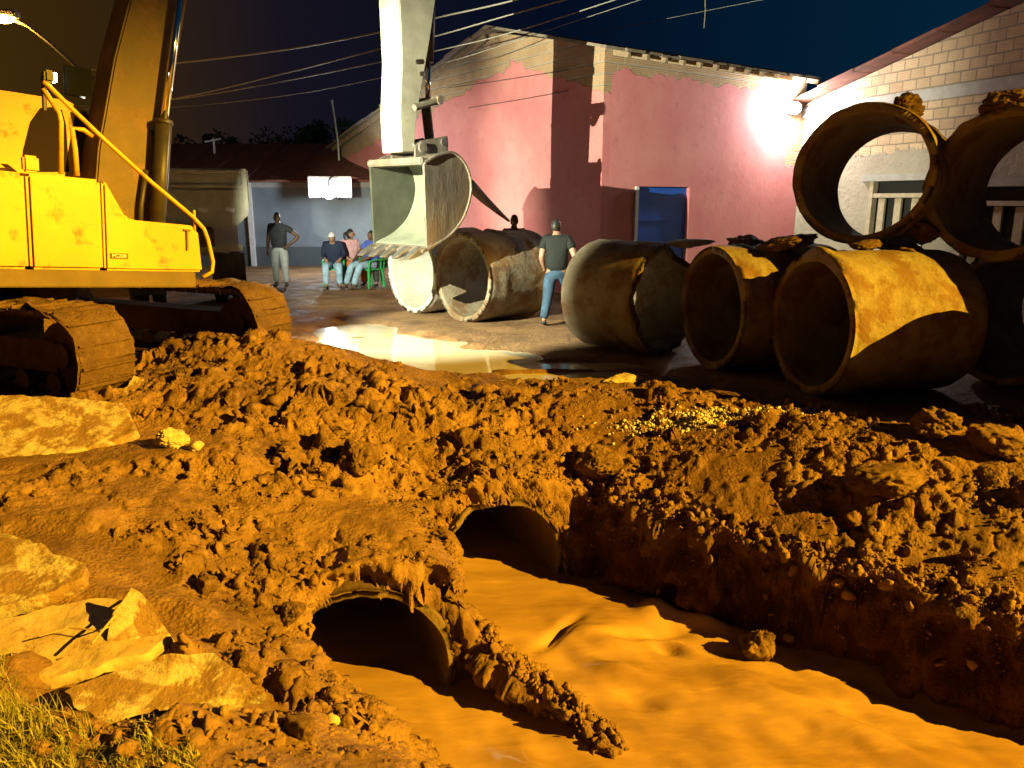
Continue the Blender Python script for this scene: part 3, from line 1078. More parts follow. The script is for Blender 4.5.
# lip plate, teeth, hanger ears
e0, e1 = Vector((bk[-6][0], 0, bk[-6][1])), Vector((bk[-1][0], 0, bk[-1][1]))
dv = (e1 - e0).normalized()
nv = Vector((-dv.z, 0, dv.x))
lipp = [e1 - dv * 0.12 + nv * 0.035, e1 + dv * 0.10 + nv * 0.02, e1 + dv * 0.10 - nv * 0.02, e1 - dv * 0.12 - nv * 0.035]
MB().prism([(p.x, p.z) for p in lipp], -BW - 0.02, BW + 0.02).build('lip_plate', M['bucket'], bucket)
for k in range(5):
    yy = -BW + 0.09 + k * (2 * BW - 0.18) / 4
    pts = [e1 + dv * 0.04 + nv * 0.055, e1 + dv * 0.16 + nv * 0.05, e1 + dv * 0.36 + nv * 0.012, e1 + dv * 0.36 - nv * 0.016, e1 + dv * 0.16 - nv * 0.05, e1 + dv * 0.04 - nv * 0.055]
    MB().prism([(p.x, p.z) for p in pts], yy - 0.065, yy + 0.065).build('tooth', M['steel'], bucket, bevel=0.01)
ear = exl(408, 150, 0)
for yy in (-0.30, 0.26):
    MB().prism([(ear.x - 0.1, ear.z - 0.25), (ear.x - 0.12, ear.z + 0.02), (ear.x, ear.z + 0.12), (q2.x + 0.08, q2.z + 0.1), (q2.x + 0.12, q2.z - 0.22)], yy - 0.02, yy + 0.02).build('hanger_ear', M['bucket'], bucket, bevel=0.008)
MB().tube([(ear.x, -0.36, ear.z + 0.02), (ear.x, 0.32, ear.z + 0.02)], 0.07, 14).build('hinge_pin', M['bucket'], bucket)
MB().box((back[0][0] + 0.05, 0, back[0][1] + 0.03), (0.2, 2 * BW, 0.1)).build('bucket_top_bar', M['bucket'], bucket, bevel=0.02)

# undercarriage: tracks run parallel with the trench
TA = Vector((0.905, -0.425, 0)).normalized()
TN = Vector((-TA.y, TA.x, 0))
for near, endp in ((True, Vector((-3.72, 6.93, 0.16))), (False, Vector((-2.80, 8.95, 0.14)))):
    Lt, Ht, Wt = 3.9, 0.88, 0.56
    Mt = Matrix.Translation(endp) @ Matrix.Rotation(math.atan2(TA.y, TA.x), 4, 'Z')
    loc = EXC_I @ Mt
    rt = Ht / 2 - 0.03
    loop = []
    straight = Lt - 2 * rt
    per = 2 * straight + 2 * math.pi * rt
    ns = 46

    def loop_at(s):
        s %= per
        if s < straight:
            return (-rt - s, Ht / 2 + rt, math.pi)          # top, going back
        s -= straight
        if s < math.pi * rt:
            a = math.pi / 2 + s / rt
            return (-rt - straight + rt * math.cos(a), Ht / 2 + rt * math.sin(a), a + math.pi / 2)
        s -= math.pi * rt
        if s < straight:
            return (-rt - straight + s, Ht / 2 - rt, 0)
        s -= straight
        a = -math.pi / 2 + s / rt
        return (-rt + rt * math.cos(a), Ht / 2 + rt * math.sin(a), a + math.pi / 2)
    mb = MB()
    for k in range(ns):
        x, z, a = loop_at(k * per / ns)
        rot = Matrix.Rotation(-a, 3, 'Y')
        jit = random.uniform(-0.008, 0.008)
        mb.box((x, jit, z), (per / ns * 0.93, Wt, 0.035), rot)
        n_ = rot @ Vector((0, 0, -1))
        mb.box(Vector((x, jit, z)) + n_ * 0.03 + rot @ Vector((per / ns * 0.3, 0, 0)), (0.02, Wt * 0.98, 0.035), rot)
        mb.box(Vector((x, 0, z)) - n_ * 0.05, (per / ns * 0.8, 0.2, 0.07), rot)
    tr = mb.build('track', M['track'], exc)
    tr.matrix_local = loc
    for xx, nm in ((-rt, 'idler_wheel'), (-rt - straight, 'sprocket')):
        MB().tube([(xx, -0.12, Ht / 2), (xx, 0.12, Ht / 2)], rt - 0.1, 22).tube([(xx, -0.17, Ht / 2), (xx, 0.17, Ht / 2)], 0.12, 14).build(nm, M['track'], tr)
    fr = MB().box((-Lt / 2, 0, Ht / 2 - 0.02), (Lt - 1.0, 0.3, 0.3))
    for k in range(7):
        xx = -rt - 0.15 - k * (straight - 0.3) / 6
        fr.tube([(xx, -0.16, 0.16), (xx, 0.16, 0.16)], 0.1, 12)
    fr.build('track_frame', M['track'], tr)
    # mud caked over the shoes
    nn_, mm_ = 240, 22
    cv = []
    for a_ in range(nn_):
        x, z, an = loop_at(a_ * per / nn_)
        for b_ in range(mm_):
            y = -Wt / 2 - 0.015 + (Wt + 0.03) * b_ / (mm_ - 1)
            no = (Matrix.Rotation(-an, 3, 'Y') @ Vector((0, 0, -1)))
            e_ = float(fbm3(np.array([x * 3.5]), np.array([y * 3.5 + (0 if near else 9)]), np.array([z * 3.5]), 7, 4)[0])
            e2 = float(vn3(np.array([x * 22.0]), np.array([y * 22.0]), np.array([z * 22.0]), 8)[0])
            q_ = Vector((x, y, z)) + no * (0.006 + 0.10 * e_ + 0.035 * e2)
            cv.append(tuple(q_))
    ia = np.arange(nn_ * mm_).reshape(nn_, mm_)
    ib = np.roll(ia, -1, 0)
    cq = np.stack([ia[:, :-1].ravel(), ia[:, 1:].ravel(), ib[:, 1:].ravel(), ib[:, :-1].ravel()], 1)
    link_mesh('caked_mud', np_mesh('caked_mud', np.array(cv), cq), M['track'], tr, True)
ctr = MB().tube([(0, 0, zb - 0.2), (0, 0, zb - 0.42)], 0.6, 24).box((0, 0, zb - 0.55), (1.5, 1.5, 0.3)).build('swing_base', M['track'], exc)

# the machine's work lamps: one on the deck beside the boom foot, plus an added cab lamp lighting the people
for wlp, az, down, size, blend, power in ((exl(43, 76, ys + 0.05), 57.0, -0.20, 74, 0.55, WORK_POWER), (Vector((1.5, 0.38, 2.15)), 78.0, -0.10, 46, 0.6, ADDED_CAB_POWER)):
    wlo = MB().box(wlp + Vector((0.04, 0, 0)), (0.09, 0.13, 0.11)).build('work_lamp', M['black_metal'], exc, bevel=0.02)
    MB().box(wlp + Vector((0.09, 0, 0)), (0.02, 0.10, 0.08)).build('lens', emit('work_lamp_glow', (0.95, 1.0, 0.8), 30), wlo)
    MB().tube([wlp - Vector((0, 0, 0.3)), wlp], 0.02, 6).build('bracket', M['black_metal'], wlo)
    if down < -0.15:   # added shields keep the beam off the boom and the pipes
        sh_ = MB()
        for ang, sd in ((68.0, 1), (37.5, -1)):
            a_ = R(ang) - yaw
            dr_ = Vector((math.cos(a_), math.sin(a_), 0))
            sh_.box(wlp + Vector((0.2, 0, 0)) + dr_ * 0.09 + Vector((-dr_.y, dr_.x, 0)) * 0.02 * sd, (0.22, 0.006, 0.26), (0, 0, a_))
        sh_.build('added_barn_doors', M['soot'], wlo)
    wd = bpy.data.lights.new('work_lamp_beam', 'SPOT')
    wd.energy = power
    wd.color = (0.97, 1.0, 0.74)
    wd.spot_size = R(size)
    wd.spot_blend = blend
    wd.shadow_soft_size = 0.012 if down < -0.15 else 0.05
    wo = bpy.data.objects.new('work_lamp_beam', wd)
    COL.objects.link(wo)
    wo.location = EXC_M @ (wlp + Vector((0.2, 0, 0)))
    wo.rotation_euler = Vector((math.cos(R(az)), math.sin(R(az)), down)).to_track_quat('-Z', 'Y').to_euler()

# strap from the bucket to the pipe
sa = at_y(469, 184, 12.2)
sb = at_y(509, 221, 13.4)
MB().tube([sa, sa.lerp(sb, 0.35) - Vector((0, 0, 0.02)), sa.lerp(sb, 0.7) - Vector((0, 0, 0.015)), sb], [0.09, 0.07, 0.045, 0.02], 8).build('lifting_strap', M['strap'])
tag(bpy.data.objects['lifting_strap'], 'dark lifting strap stretched from the bucket down to the pipe', 'strap')


# ------------------------------------------------------------------ buildings
def wall_frame(p0, p1):
    p0, p1 = Vector((*p0, 0)), Vector((*p1, 0))
    d = (p1 - p0).normalized()
    m = Matrix.Translation(p0) @ Matrix.Rotation(math.atan2(d.y, d.x), 4, 'Z')
    return m, (p1 - p0).length, d


def wall_hit(m, px, py):
    n = m.to_3x3() @ Vector((0, 1, 0))
    return m.inverted() @ at_plane(px, py, m.translation, n)


def wall_mesh(L, tops, holes=(), th=0.2, base=-0.4, y0=0.0):
    """tops: [(s, z)...] top outline; holes: (s0, s1, z0, z1). Outer face at y = y0, towards -y"""
    def top(s):
        for (a, za), (b, zb_) in zip(tops, tops[1:]):
            if a - 1e-6 <= s <= b + 1e-6:
                return za + (zb_ - za) * (s - a) / max(b - a, 1e-6)
        return tops[-1][1]
    cuts = sorted(set([round(t[0], 4) for t in tops] + [round(h[i], 4) for h in holes for i in (0, 1)]))
    mb = MB()
    for a, b in zip(cuts, cuts[1:]):
        mid = (a + b) / 2
        lo = base
        for h in sorted([h for h in holes if h[0] <= mid <= h[1]], key=lambda h: h[2]):
            if h[2] > lo:
                mb.prism([(a, lo), (b, lo), (b, h[2]), (a, h[2])], y0, y0 + th)
            lo = h[3]
        mb.prism([(a, lo), (b, lo), (b, top(b)), (a, top(a))], y0, y0 + th)
    return mb


def mat_house(name, paint, paint2, lines, brick=(0.55, 0.36, 0.20), brick2=(0.47, 0.29, 0.15), mortar=(0.42, 0.36, 0.28), coarse=1.0, step=None):
    """bare hollow brick above, painted render below z = min(k*s + c); all in wall coordinates"""
    m, nt, bs = new_mat(name)
    tcn = nt.nodes.new('ShaderNodeTexCoord')
    se = nt.nodes.new('ShaderNodeSeparateXYZ')
    nt.links.new(tcn.outputs['Object'], se.inputs[0])
    cb_ = nt.nodes.new('ShaderNodeCombineXYZ')
    nt.links.new(se.outputs['X'], cb_.inputs[0])
    nt.links.new(se.outputs['Z'], cb_.inputs[1])
    bt = nt.nodes.new('ShaderNodeTexBrick')
    nt.links.new(cb_.outputs[0], bt.inputs['Vector'])
    bt.inputs['Color1'].default_value = (*brick, 1)
    bt.inputs['Color2'].default_value = (*brick2, 1)
    bt.inputs['Mortar'].default_value = (*mortar, 1)
    bt.inputs['Scale'].default_value = 1.0
    bt.inputs['Brick Width'].default_value = 0.34
    bt.inputs['Row Height'].default_value = 0.21
    bt.inputs['Mortar Size'].default_value = 0.016
    bt.inputs['Mortar Smooth'].default_value = 0.3
    nz = n_noise(nt, 2.5, 8, 0.65)
    bcol = n_mix(nt, n_map(nt, nz, 0.4, 0.75, 0, 0.6), bt.outputs['Color'], (0.33, 0.22, 0.13))
    pn = n_noise(nt, 0.9, 6, 0.6)
    pcol = n_mix(nt, n_map(nt, pn, 0.35, 0.65), paint, paint2)
    st = n_noise(nt, 4.0, 10, 0.7)
    pcol = n_mix(nt, n_map(nt, st, 0.54, 0.74, 0, 0.6), pcol, tuple(v * 0.6 for v in paint))
    edge = n_math(nt, 'MULTIPLY', n_math(nt, 'SUBTRACT', n_noise(nt, 3.2, 5, 0.6), 0.5), 0.7)
    bd = None
    for k, c in lines:
        ln = n_math(nt, 'ADD', n_math(nt, 'MULTIPLY', se.outputs['X'], k), c)
        bd = ln if bd is None else n_math(nt, 'MINIMUM', bd, ln)
    if step is not None:
        s0, zc = step
        far = n_math(nt, 'GREATER_THAN', se.outputs['X'], s0)
        mx = nt.nodes.new('ShaderNodeMix')
        nt.links.new(far, mx.inputs[0])
        nt.links.new(bd, mx.inputs[2])
        mx.inputs[3].default_value = zc
        bd = mx.outputs[0]
    bd = n_math(nt, 'ADD', bd, edge)
    msk = n_map(nt, n_math(nt, 'SUBTRACT', bd, se.outputs['Z']), -0.015, 0.015)
    nt.links.new(n_mix(nt, msk, bcol, pcol), bs.inputs['Base Color'])
    bs.inputs['Roughness'].default_value = 0.85
    # hollow blocks have fine horizontal grooves
    wv = nt.nodes.new('ShaderNodeTexWave')
    wv.bands_direction = 'Y'
    wv.inputs['Scale'].default_value = 9.0
    wv.inputs['Distortion'].default_value = 0.4
    nt.links.new(cb_.outputs[0], wv.inputs['Vector'])
    hb = n_math(nt, 'ADD', n_math(nt, 'MULTIPLY', bt.outputs['Fac'], -1.0), n_math(nt, 'MULTIPLY', wv.outputs['Fac'], 0.25))
    hp = n_math(nt, 'ADD', n_math(nt, 'MULTIPLY', n_noise(nt, 7 if coarse > 1 else 6, 7, 0.7), 0.35 * coarse), 0.45)
    hh = nt.nodes.new('ShaderNodeMix')
    nt.links.new(msk, hh.inputs[0])
    nt.links.new(hb, hh.inputs[2])
    nt.links.new(hp, hh.inputs[3])
    n_bump(nt, bs, hh.outputs[0], 0.7, 0.03)
    return m


# --- pink house: gable wall and side wall meet in the corner HC
HC = Vector((at_y(601, 200, 16.0).x, 16.0))
d_side = Vector((0.816, 0.577))
d_gab = Vector((-0.577, 0.816))
GL = 12.9
g0 = HC + d_gab * GL
house = empty('pink_house', (HC.x, HC.y, 0))
tag(house, 'unfinished pink painted house with bare brick gable and blue door', 'house')
mg, Lg, _ = wall_frame(tuple(g0), tuple(HC))
h = lambda px, py: wall_hit(mg, px, py)
ms, Ls, _ = wall_frame(tuple(HC), tuple(HC + d_side * 7.6))
t0z = (wall_hit(ms, 603, 50).z + wall_hit(ms, 825, 83).z) / 2
pk, le, re_, co = h(497, 33), h(352, 138), h(566, 42), h(600, 52)
tops = [(0, le.z + (0 - le.x) * (pk.z - le.z) / (pk.x - le.x)), (pk.x, pk.z), (Lg, t0z + 0.10)]
dl0, dl1 = h(357, 228), h(374, 205)
dw = (dl0.x, dl1.x, -0.02, dl1.z)
paint, paint2 = (0.66, 0.20, 0.20), (0.72, 0.27, 0.25)
b1, b2, b3 = h(360, 150), h(515, 62), h(600, 92)
k1 = (b2.z - b1.z) / (b2.x - b1.x)
k2 = (b3.z - b2.z) / (b3.x - b2.x)
M['gable'] = mat_house('gable_pink_brick', paint, paint2, [(k1, b2.z - k1 * b2.x), (k2, b2.z - k2 * b2.x)])


def put(mb, name, m, frame, parent, **kw):
    o = mb.build(name, m, None, **kw)
    o.parent = parent
    o.matrix_parent_inverse = Matrix.Identity(4)
    o.matrix_local = parent.matrix_world.inverted() @ frame
    return o


bpy.context.view_layer.update()
put(wall_mesh(Lg, tops, [dw]), 'gable_wall', M['gable'], mg, house)
put(MB().box(((dw[0] + dw[1]) / 2, 0.1, (dw[2] + dw[3]) / 2 - 0.1), (dw[1] - dw[0], 0.04, dw[3] - dw[2] + 0.2)), 'side_door', M['pale_blue'], mg, house)
q = (dw[0] + dw[1]) / 2
put(MB().prism([(q - 0.35, dw[3] - 0.02), (dw[1] - 0.02, dw[3] - 0.02), (dw[1] - 0.02, dw[3] - 0.42), (q + 0.05, dw[3] - 0.3)], 0.07, 0.078), 'door_panel', M['blue_door'], mg, house)

ms, Ls, _ = wall_frame(tuple(HC), tuple(HC + d_side * 7.6))
h = lambda px, py: wall_hit(ms, px, py)
ev0, ev1 = h(603, 50), h(825, 83)
t0z = (ev0.z + ev1.z) / 2
d0, d1, d2 = h(633, 240), h(690, 187), h(785, 165)
jx = h(804, 120).x
ds = (d0.x, d1.x, -0.02, d1.z)
b1, b2 = h(620, 72), h(770, 90)
k1 = (b2.z - b1.z) / (b2.x - b1.x)
M['side'] = mat_house('side_pink_brick', paint, paint2, [(k1, b1.z - k1 * b1.x)], step=(d2.x, d2.z))
Ls = jx
put(wall_mesh(Ls, [(0.003, t0z), (Ls, t0z)], [ds]), 'side_wall', M['side'], ms, house)
dr = put(MB().box(((ds[0] + ds[1]) / 2 + 0.04, 0.12, ds[3] / 2), (ds[1] - ds[0] - 0.1, 0.05, ds[3])), 'blue_door', M['blue_door'], ms, house)
put(MB().box((ds[0] + 0.045, 0.06, ds[3] / 2), (0.085, 0.2, ds[3] - 0.01)), 'door_frame', M['white_paint'], ms, house)
for k in range(3):
    put(MB().box(((ds[0] + ds[1]) / 2 + 0.04, 0.085, 0.35 + k * 0.62), (ds[1] - ds[0] - 0.3, 0.022, 0.06)), 'door_rail', M['blue_door'], ms, house)
# roof: two slopes, ridge parallel with the side wall
rf = MB()
rg_s, rg_z = pk.x, pk.z + 0.06
Rl = 8.6


def gp(s, depth, z):   # gable coordinate + metres along the ridge direction, in gable wall frame
    return (s, depth, z)


def slope(s0, z0, s1, z1, y0, y1, th):
    return [(s0, y0, z0), (s1, y0, z1), (s1, y1, z1), (s0, y1, z0), (s0, y0, z0 + th), (s1, y0, z1 + th), (s1, y1, z1 + th), (s0, y1, z0 + th)]


BOXF = [(0, 1, 2, 3), (4, 7, 6, 5), (0, 4, 5, 1), (1, 5, 6, 2), (2, 6, 7, 3), (3, 7, 4, 0)]
zl = tops[0][1]
sl_l = (rg_z - zl - 0.06) / rg_s
nseg = 16
for k in range(nseg):   # sheets of uneven length along the left slope
    a, b = -0.6 + (rg_s + 0.6) * k / nseg, -0.6 + (rg_s + 0.6) * (k + 1) / nseg
    ov = -0.32 + random.uniform(-0.06, 0.06)
    rf.add(slope(a, zl + 0.06 + sl_l * a, b + 0.02, zl + 0.06 + sl_l * (b + 0.02), ov, Rl, 0.05 + 0.012 * (k % 2)), BOXF)
roof = put(rf, 'roof', M['fibre'], mg, house)
rf = MB()
ze = t0z + 0.05
for k in range(14):   # right slope, running out over the side wall
    a, b = -0.3 + (Ls + 0.35) * k / 14, -0.3 + (Ls + 0.35) * (k + 1) / 14
    e = 0.38 + random.uniform(-0.05, 0.05)
    zz = random.uniform(-0.015, 0.015)
    rf.add(slope(rg_s, rg_z + 0.02, Lg + e, ze - e * 0.25 + zz, a, b, 0.055), BOXF)
put(rf, 'roof', M['fibre'], mg, house)
bt_ = MB()
for k in range(13):
    s = 0.25 + k * (Ls - 0.4) / 12
    bt_.box((Lg + 0.18, s, ze - 0.1), (0.5, 0.07, 0.10), (0, R(14), 0))
put(bt_, 'rafter', M['timber'], mg, house)
put(MB().box((rg_s * 0.5 - 0.2, -0.2, (zl + rg_z) / 2 - 0.12), ((rg_s ** 2 + (rg_z - zl) ** 2) ** 0.5, 0.06, 0.14), (0, -math.atan(sl_l), 0)), 'barge_board', M['timber'], mg, house)
put(MB().box((rg_s, -0.02, rg_z - 0.22), (0.22, 0.25, 0.26)), 'ridge_beam', M['timber'], mg, house)

# --- brick house at the right
w2a = Vector((ms @ Vector((jx - 0.02, 0, 0))).to_2d())
w2b = Vector((11.4, 8.6))
m2, L2, _ = wall_frame(tuple(w2a), tuple(w2b))
h = lambda px, py: wall_hit(m2, px, py)
brick_house = empty('brick_house', (w2a.x, w2a.y, 0))
bpy.context.view_layer.update()
tag(brick_house, 'bare brick house with barred windows behind the stacked pipes', 'house')
ra, rb = h(862, 78), h(1020, 4)
kk = (rb.z - ra.z) / (rb.x - ra.x)
zz0 = ra.z - kk * ra.x
w1a, w1b = h(866, 235), h(930, 180)
w2_a, w2_b = h(958, 240), h(1040, 186)
win1 = (w1a.x, w1b.x, 0.75, w1b.z)
win2 = (w2_a.x, w2_b.x, 0.75, w2_b.z)
pl1 = h(900, 137)
M['brickwall'] = mat_house('brick_and_render', (0.40, 0.35, 0.26), (0.30, 0.26, 0.18), [(0.0, pl1.z - 0.3)], brick=(0.58, 0.42, 0.24), brick2=(0.44, 0.30, 0.16), mortar=(0.24, 0.19, 0.13), coarse=5.0)
put(wall_mesh(L2, [(0, max(zz0, 3.9)), (0.9, max(zz0 + kk * 0.9, 4.0)), (L2, zz0 + kk * L2)], [win1, win2]), 'wall', M['brickwall'], m2, brick_house)
be0, be1 = h(850, 108), h(1020, 80)
put(MB().box((L2 / 2, -0.02, (be0.z + be1.z) / 2), (L2, 0.08, 0.24)), 'ring_beam', M['lintel'], m2, brick_house, bevel=0.01)
rf = MB()
for k in range(12):
    a, b = -0.1 + (L2 + 0.3) * k / 12, -0.1 + (L2 + 0.3) * (k + 1) / 12
    o_ = -0.45 + random.uniform(-0.05, 0.05)
    za, zb2 = max(zz0 + kk * a, 4.0) + 0.03, max(zz0 + kk * b, 4.0) + 0.03
    rf.add(slope(a, za, b + 0.02, zb2, o_, 6.0, 0.06 + 0.012 * (k % 2)), BOXF)
put(rf, 'roof', M['tile'], m2, brick_house)
for wdw in (win1, win2):
    mid = (wdw[0] + wdw[1]) / 2
    W_, H_ = wdw[1] - wdw[0], wdw[3] - wdw[2]
    f = MB()
    f.box((wdw[0] + 0.05, 0.03, wdw[2] + H_ / 2), (0.1, 0.14, H_))
    f.box((wdw[1] - 0.05, 0.03, wdw[2] + H_ / 2), (0.1, 0.14, H_))
    f.box((mid, 0.03, wdw[3] - 0.30), (W_ - 0.2, 0.12, 0.09)).box((mid, 0.03, wdw[2] + 0.05), (W_ - 0.2, 0.14, 0.1))
    wf = put(f, 'window', M['win_wood'], m2, brick_house)
    nb = 3
    for k in range(nb):
        b_ = MB().box((wdw[0] + 0.1 + (k + 0.5) * (W_ - 0.2) / nb, 0.04, wdw[2] + (H_ - 0.3) / 2), (0.17, 0.05, H_ - 0.42)).build('bar', M['win_wood'], wf)
    MB().box((mid, 0.16, wdw[2] + H_ / 2), (W_, 0.02, H_)).build('dark_room', M['dark_hole'], wf)
    put(MB().box((mid, -0.03, wdw[3] + 0.07), (W_ + 0.5, 0.12, 0.14)), 'lintel', M['lintel'], m2, brick_house, bevel=0.008)

# --- long low shed at the back left
shed = empty('long_shed', (-8, 24.2, 0))
bpy.context.view_layer.update()
tag(shed, 'long low grey walled shed with a dark red tiled roof', 'shed')
m3, L3, _ = wall_frame((-19, 24.2), (at_y(352, 230, 24.2).x + 1.6, 24.2))
h = lambda px, py: wall_hit(m3, px, py)
st_ = h(300, 181).z
put(wall_mesh(L3, [(0, st_), (L3, st_)]), 'wall', M['shed'], m3, shed)
put(MB().box((L3 / 2, -0.012, 0.28), (L3, 0.02, 0.62)), 'wall_base', M['shed_base'], m3, shed)
gp0 = h(250, 200).x
put(MB().box((gp0, -0.06, st_ / 2), (0.14, 0.12, st_)), 'post', M['white_paint'], m3, shed)
put(MB().box((L3 - 3.2, -0.04, st_ - 0.12), (6.0, 0.05, 0.14)), 'wall_plate', M['lintel'], m3, shed)
rf = MB()
for k in range(26):
    a, b = -0.5 + (L3 + 1.0) * k / 26, -0.5 + (L3 + 1.0) * (k + 1) / 26
    dzz = 0.02 * (k % 2)
    y0, y1 = -0.55 + random.uniform(-0.03, 0.03), 4.2
    rf.add([(a, y0, st_ - 0.06 + dzz), (b, y0, st_ - 0.06 + dzz), (b, y1, st_ + 1.28 + dzz), (a, y1, st_ + 1.28 + dzz),
            (a, y0, st_ + 0.0 + dzz), (b, y0, st_ + 0.0 + dzz), (b, y1, st_ + 1.36 + dzz), (a, y1, st_ + 1.36 + dzz)], BOXF)
put(rf, 'roof', M['tile'], m3, shed)
# bright scalloped awning board over the yard lamp
aw = MB()
a0, a1 = at_y(309, 198, 22.6), at_y(351, 178, 22.6)
n = 14
for k in range(n):
    x0_, x1_ = a0.x + (a1.x - a0.x) * k / n, a0.x + (a1.x - a0.x) * (k + 1) / n
    aw.add([(x0_, 0, a0.z + 0.05), ((x0_ + x1_) / 2, 0, a0.z), (x1_, 0, a0.z + 0.05), (x1_, 0, a1.z), (x0_, 0, a1.z),
            (x0_, 0.04, a0.z + 0.05), ((x0_ + x1_) / 2, 0.04, a0.z), (x1_, 0.04, a0.z + 0.05), (x1_, 0.04, a1.z), (x0_, 0.04, a1.z)],
           [(0, 1, 2, 3, 4), (9, 8, 7, 6, 5), (0, 5, 6, 1), (1, 6, 7, 2), (3, 8, 9, 4)])
o = aw.build('awning_board', M['white_paint'])
o.location = (0, 22.6, 0)
MB().box(((a0.x + a1.x) / 2, 0.8, a1.z + 0.02), (a1.x - a0.x, 1.6, 0.05)).build('awning_top', M['fibre'], o)
tag(o, 'white scalloped awning board lit up by the yard lamp', 'awning')


# ------------------------------------------------------------------ lamps
def point(name, loc, power, col, r=0.06, parent=None):
    d = bpy.data.lights.new(name, 'POINT')
    d.energy = power
    d.color = col
    d.shadow_soft_size = r
    o = bpy.data.objects.new(name, d)
    COL.objects.link(o)
    o.location = loc
    return o


# flood lamp on the brick wall
fl = m2 @ Vector((wall_hit(m2, 806, 112).x, -0.28, wall_hit(m2, 806, 112).z))
fl = at_y(794, 108, fl.y - 0.35)
fo = empty('flood_lamp', fl)
tag(fo, 'glaring white flood lamp under the eaves where the two houses meet', 'lamp')
MB().box((0.05, 0.12, 0.0), (0.34, 0.12, 0.26), (0, 0, 0.5)).build('housing', M['black_metal'], fo, bevel=0.02)
MB().tube([(0.05, 0.12, 0.05), (0.14, 0.34, 0.12), (0.2, 0.6, 0.12)], 0.02, 8).build('bracket', M['black_metal'], fo)
sph = MB()
bm = bmesh.new()
bmesh.ops.create_icosphere(bm, subdivisions=3, radius=0.17)
me = bpy.data.meshes.new('bulb')
bm.to_mesh(me)
bm.free()
bulb_me = me
bo_ = link_mesh('bulb', bulb_me, emit('flood_glow', (0.95, 0.98, 1.0), 60), fo, True)
bo_.location = (0, 0, 0)
bo_.scale = (1, 0.6, 0.85)
point('flood_light', fl + Vector((-0.12, -0.28, -0.02)), FLOOD_POWER, (0.95, 0.97, 1.0), 0.1)

# yard lamp at the left
yl = at_y(329, 193, 22.1)
yo = empty('yard_lamp', yl)
tag(yo, 'small bright bluish white lamp hanging under the lit awning', 'lamp')
b2_ = link_mesh('bulb', bulb_me.copy(), None, yo, True)
b2_.data.materials.clear()
b2_.data.materials.append(emit('yard_glow', (0.80, 0.92, 1.0), 40))
b2_.scale = (0.9, 0.9, 1.0)
MB().tube([(0, 0, 0.12), (0, 0.02, 0.34), (0, 0.4, 0.44)], 0.025, 8).build('lamp_stem', M['black_metal'], yo)
point('yard_light', yl + Vector((0, -0.25, -0.05)), YARD_POWER, (0.80, 0.92, 1.0), 0.12)

# sodium street lamp glowing behind the excavator
sl0 = at_y(4, 18, 15.0)
st0 = empty('street_lamp', (at_y(112, 100, 15.0).x, 15.0, 0))
tag(st0, 'orange sodium street lamp on a long arm above the excavator', 'street lamp')
lp = lambda px, py: at_y(px, py, 15.0) - st0.location
MB().tube([(0, 0, 0), (0, 0, 4.6)], [0.09, 0.06], 12).build('pole', M['pole'], st0, True)
MB().tube([(0, 0, 4.0), lp(83, 73), lp(50, 43), lp(28, 26), lp(14, 20)], 0.03, 8).build('arm', M['pole'], st0, True)
q = lp(4, 14)
MB().box(q, (0.5, 0.24, 0.12)).build('lamp_head', M['pole'], st0, bevel=0.03)
bl_ = link_mesh('lamp_glass', bulb_me.copy(), None, st0, True)
bl_.data.materials.clear()
bl_.data.materials.append(emit('sodium_glow', (1.0, 0.55, 0.10), 60))
bl_.location = q + Vector((-0.02, 0, -0.07))
bl_.scale = (1.2, 0.8, 0.5)
point('street_light', st0.location + q + Vector((0, -0.1, -0.25)), STREET_POWER, (1.0, 0.5, 0.05), 0.1)

# tall mast lamp off to the right: the orange key light of the picture
mast = empty('mast_lamp', (KEY_POS.x + 0.8, KEY_POS.y - 0.3, 0))
tag(mast, 'tall mast with an orange sodium flood lamp right of the trench', 'street lamp')
MB().tube([(0, 0, 0), (0, 0, KEY_POS.z + 0.5)], [0.16, 0.09], 14).build('pole', M['pole'], mast, True)
MB().box((-0.45, 0.15, KEY_POS.z + 0.42), (0.9, 0.1, 0.1)).build('arm', M['pole'], mast)
MB().box((-0.8, 0.3, KEY_POS.z + 0.28), (0.5, 0.4, 0.14)).build('lamp_head', M['pole'], mast, bevel=0.02)
kd = bpy.data.lights.new('mast_light', 'SPOT')
kd.energy = KEY_POWER
kd.color = SODIUM
kd.spot_size = R(43)
kd.spot_blend = 0.95
kd.shadow_soft_size = 0.05
ko = bpy.data.objects.new('mast_light', kd)
COL.objects.link(ko)
ko.location = KEY_POS
aim = Vector((math.cos(R(163.5)), math.sin(R(163.5)), -0.44))
ko.rotation_euler = aim.to_track_quat('-Z', 'Y').to_euler()
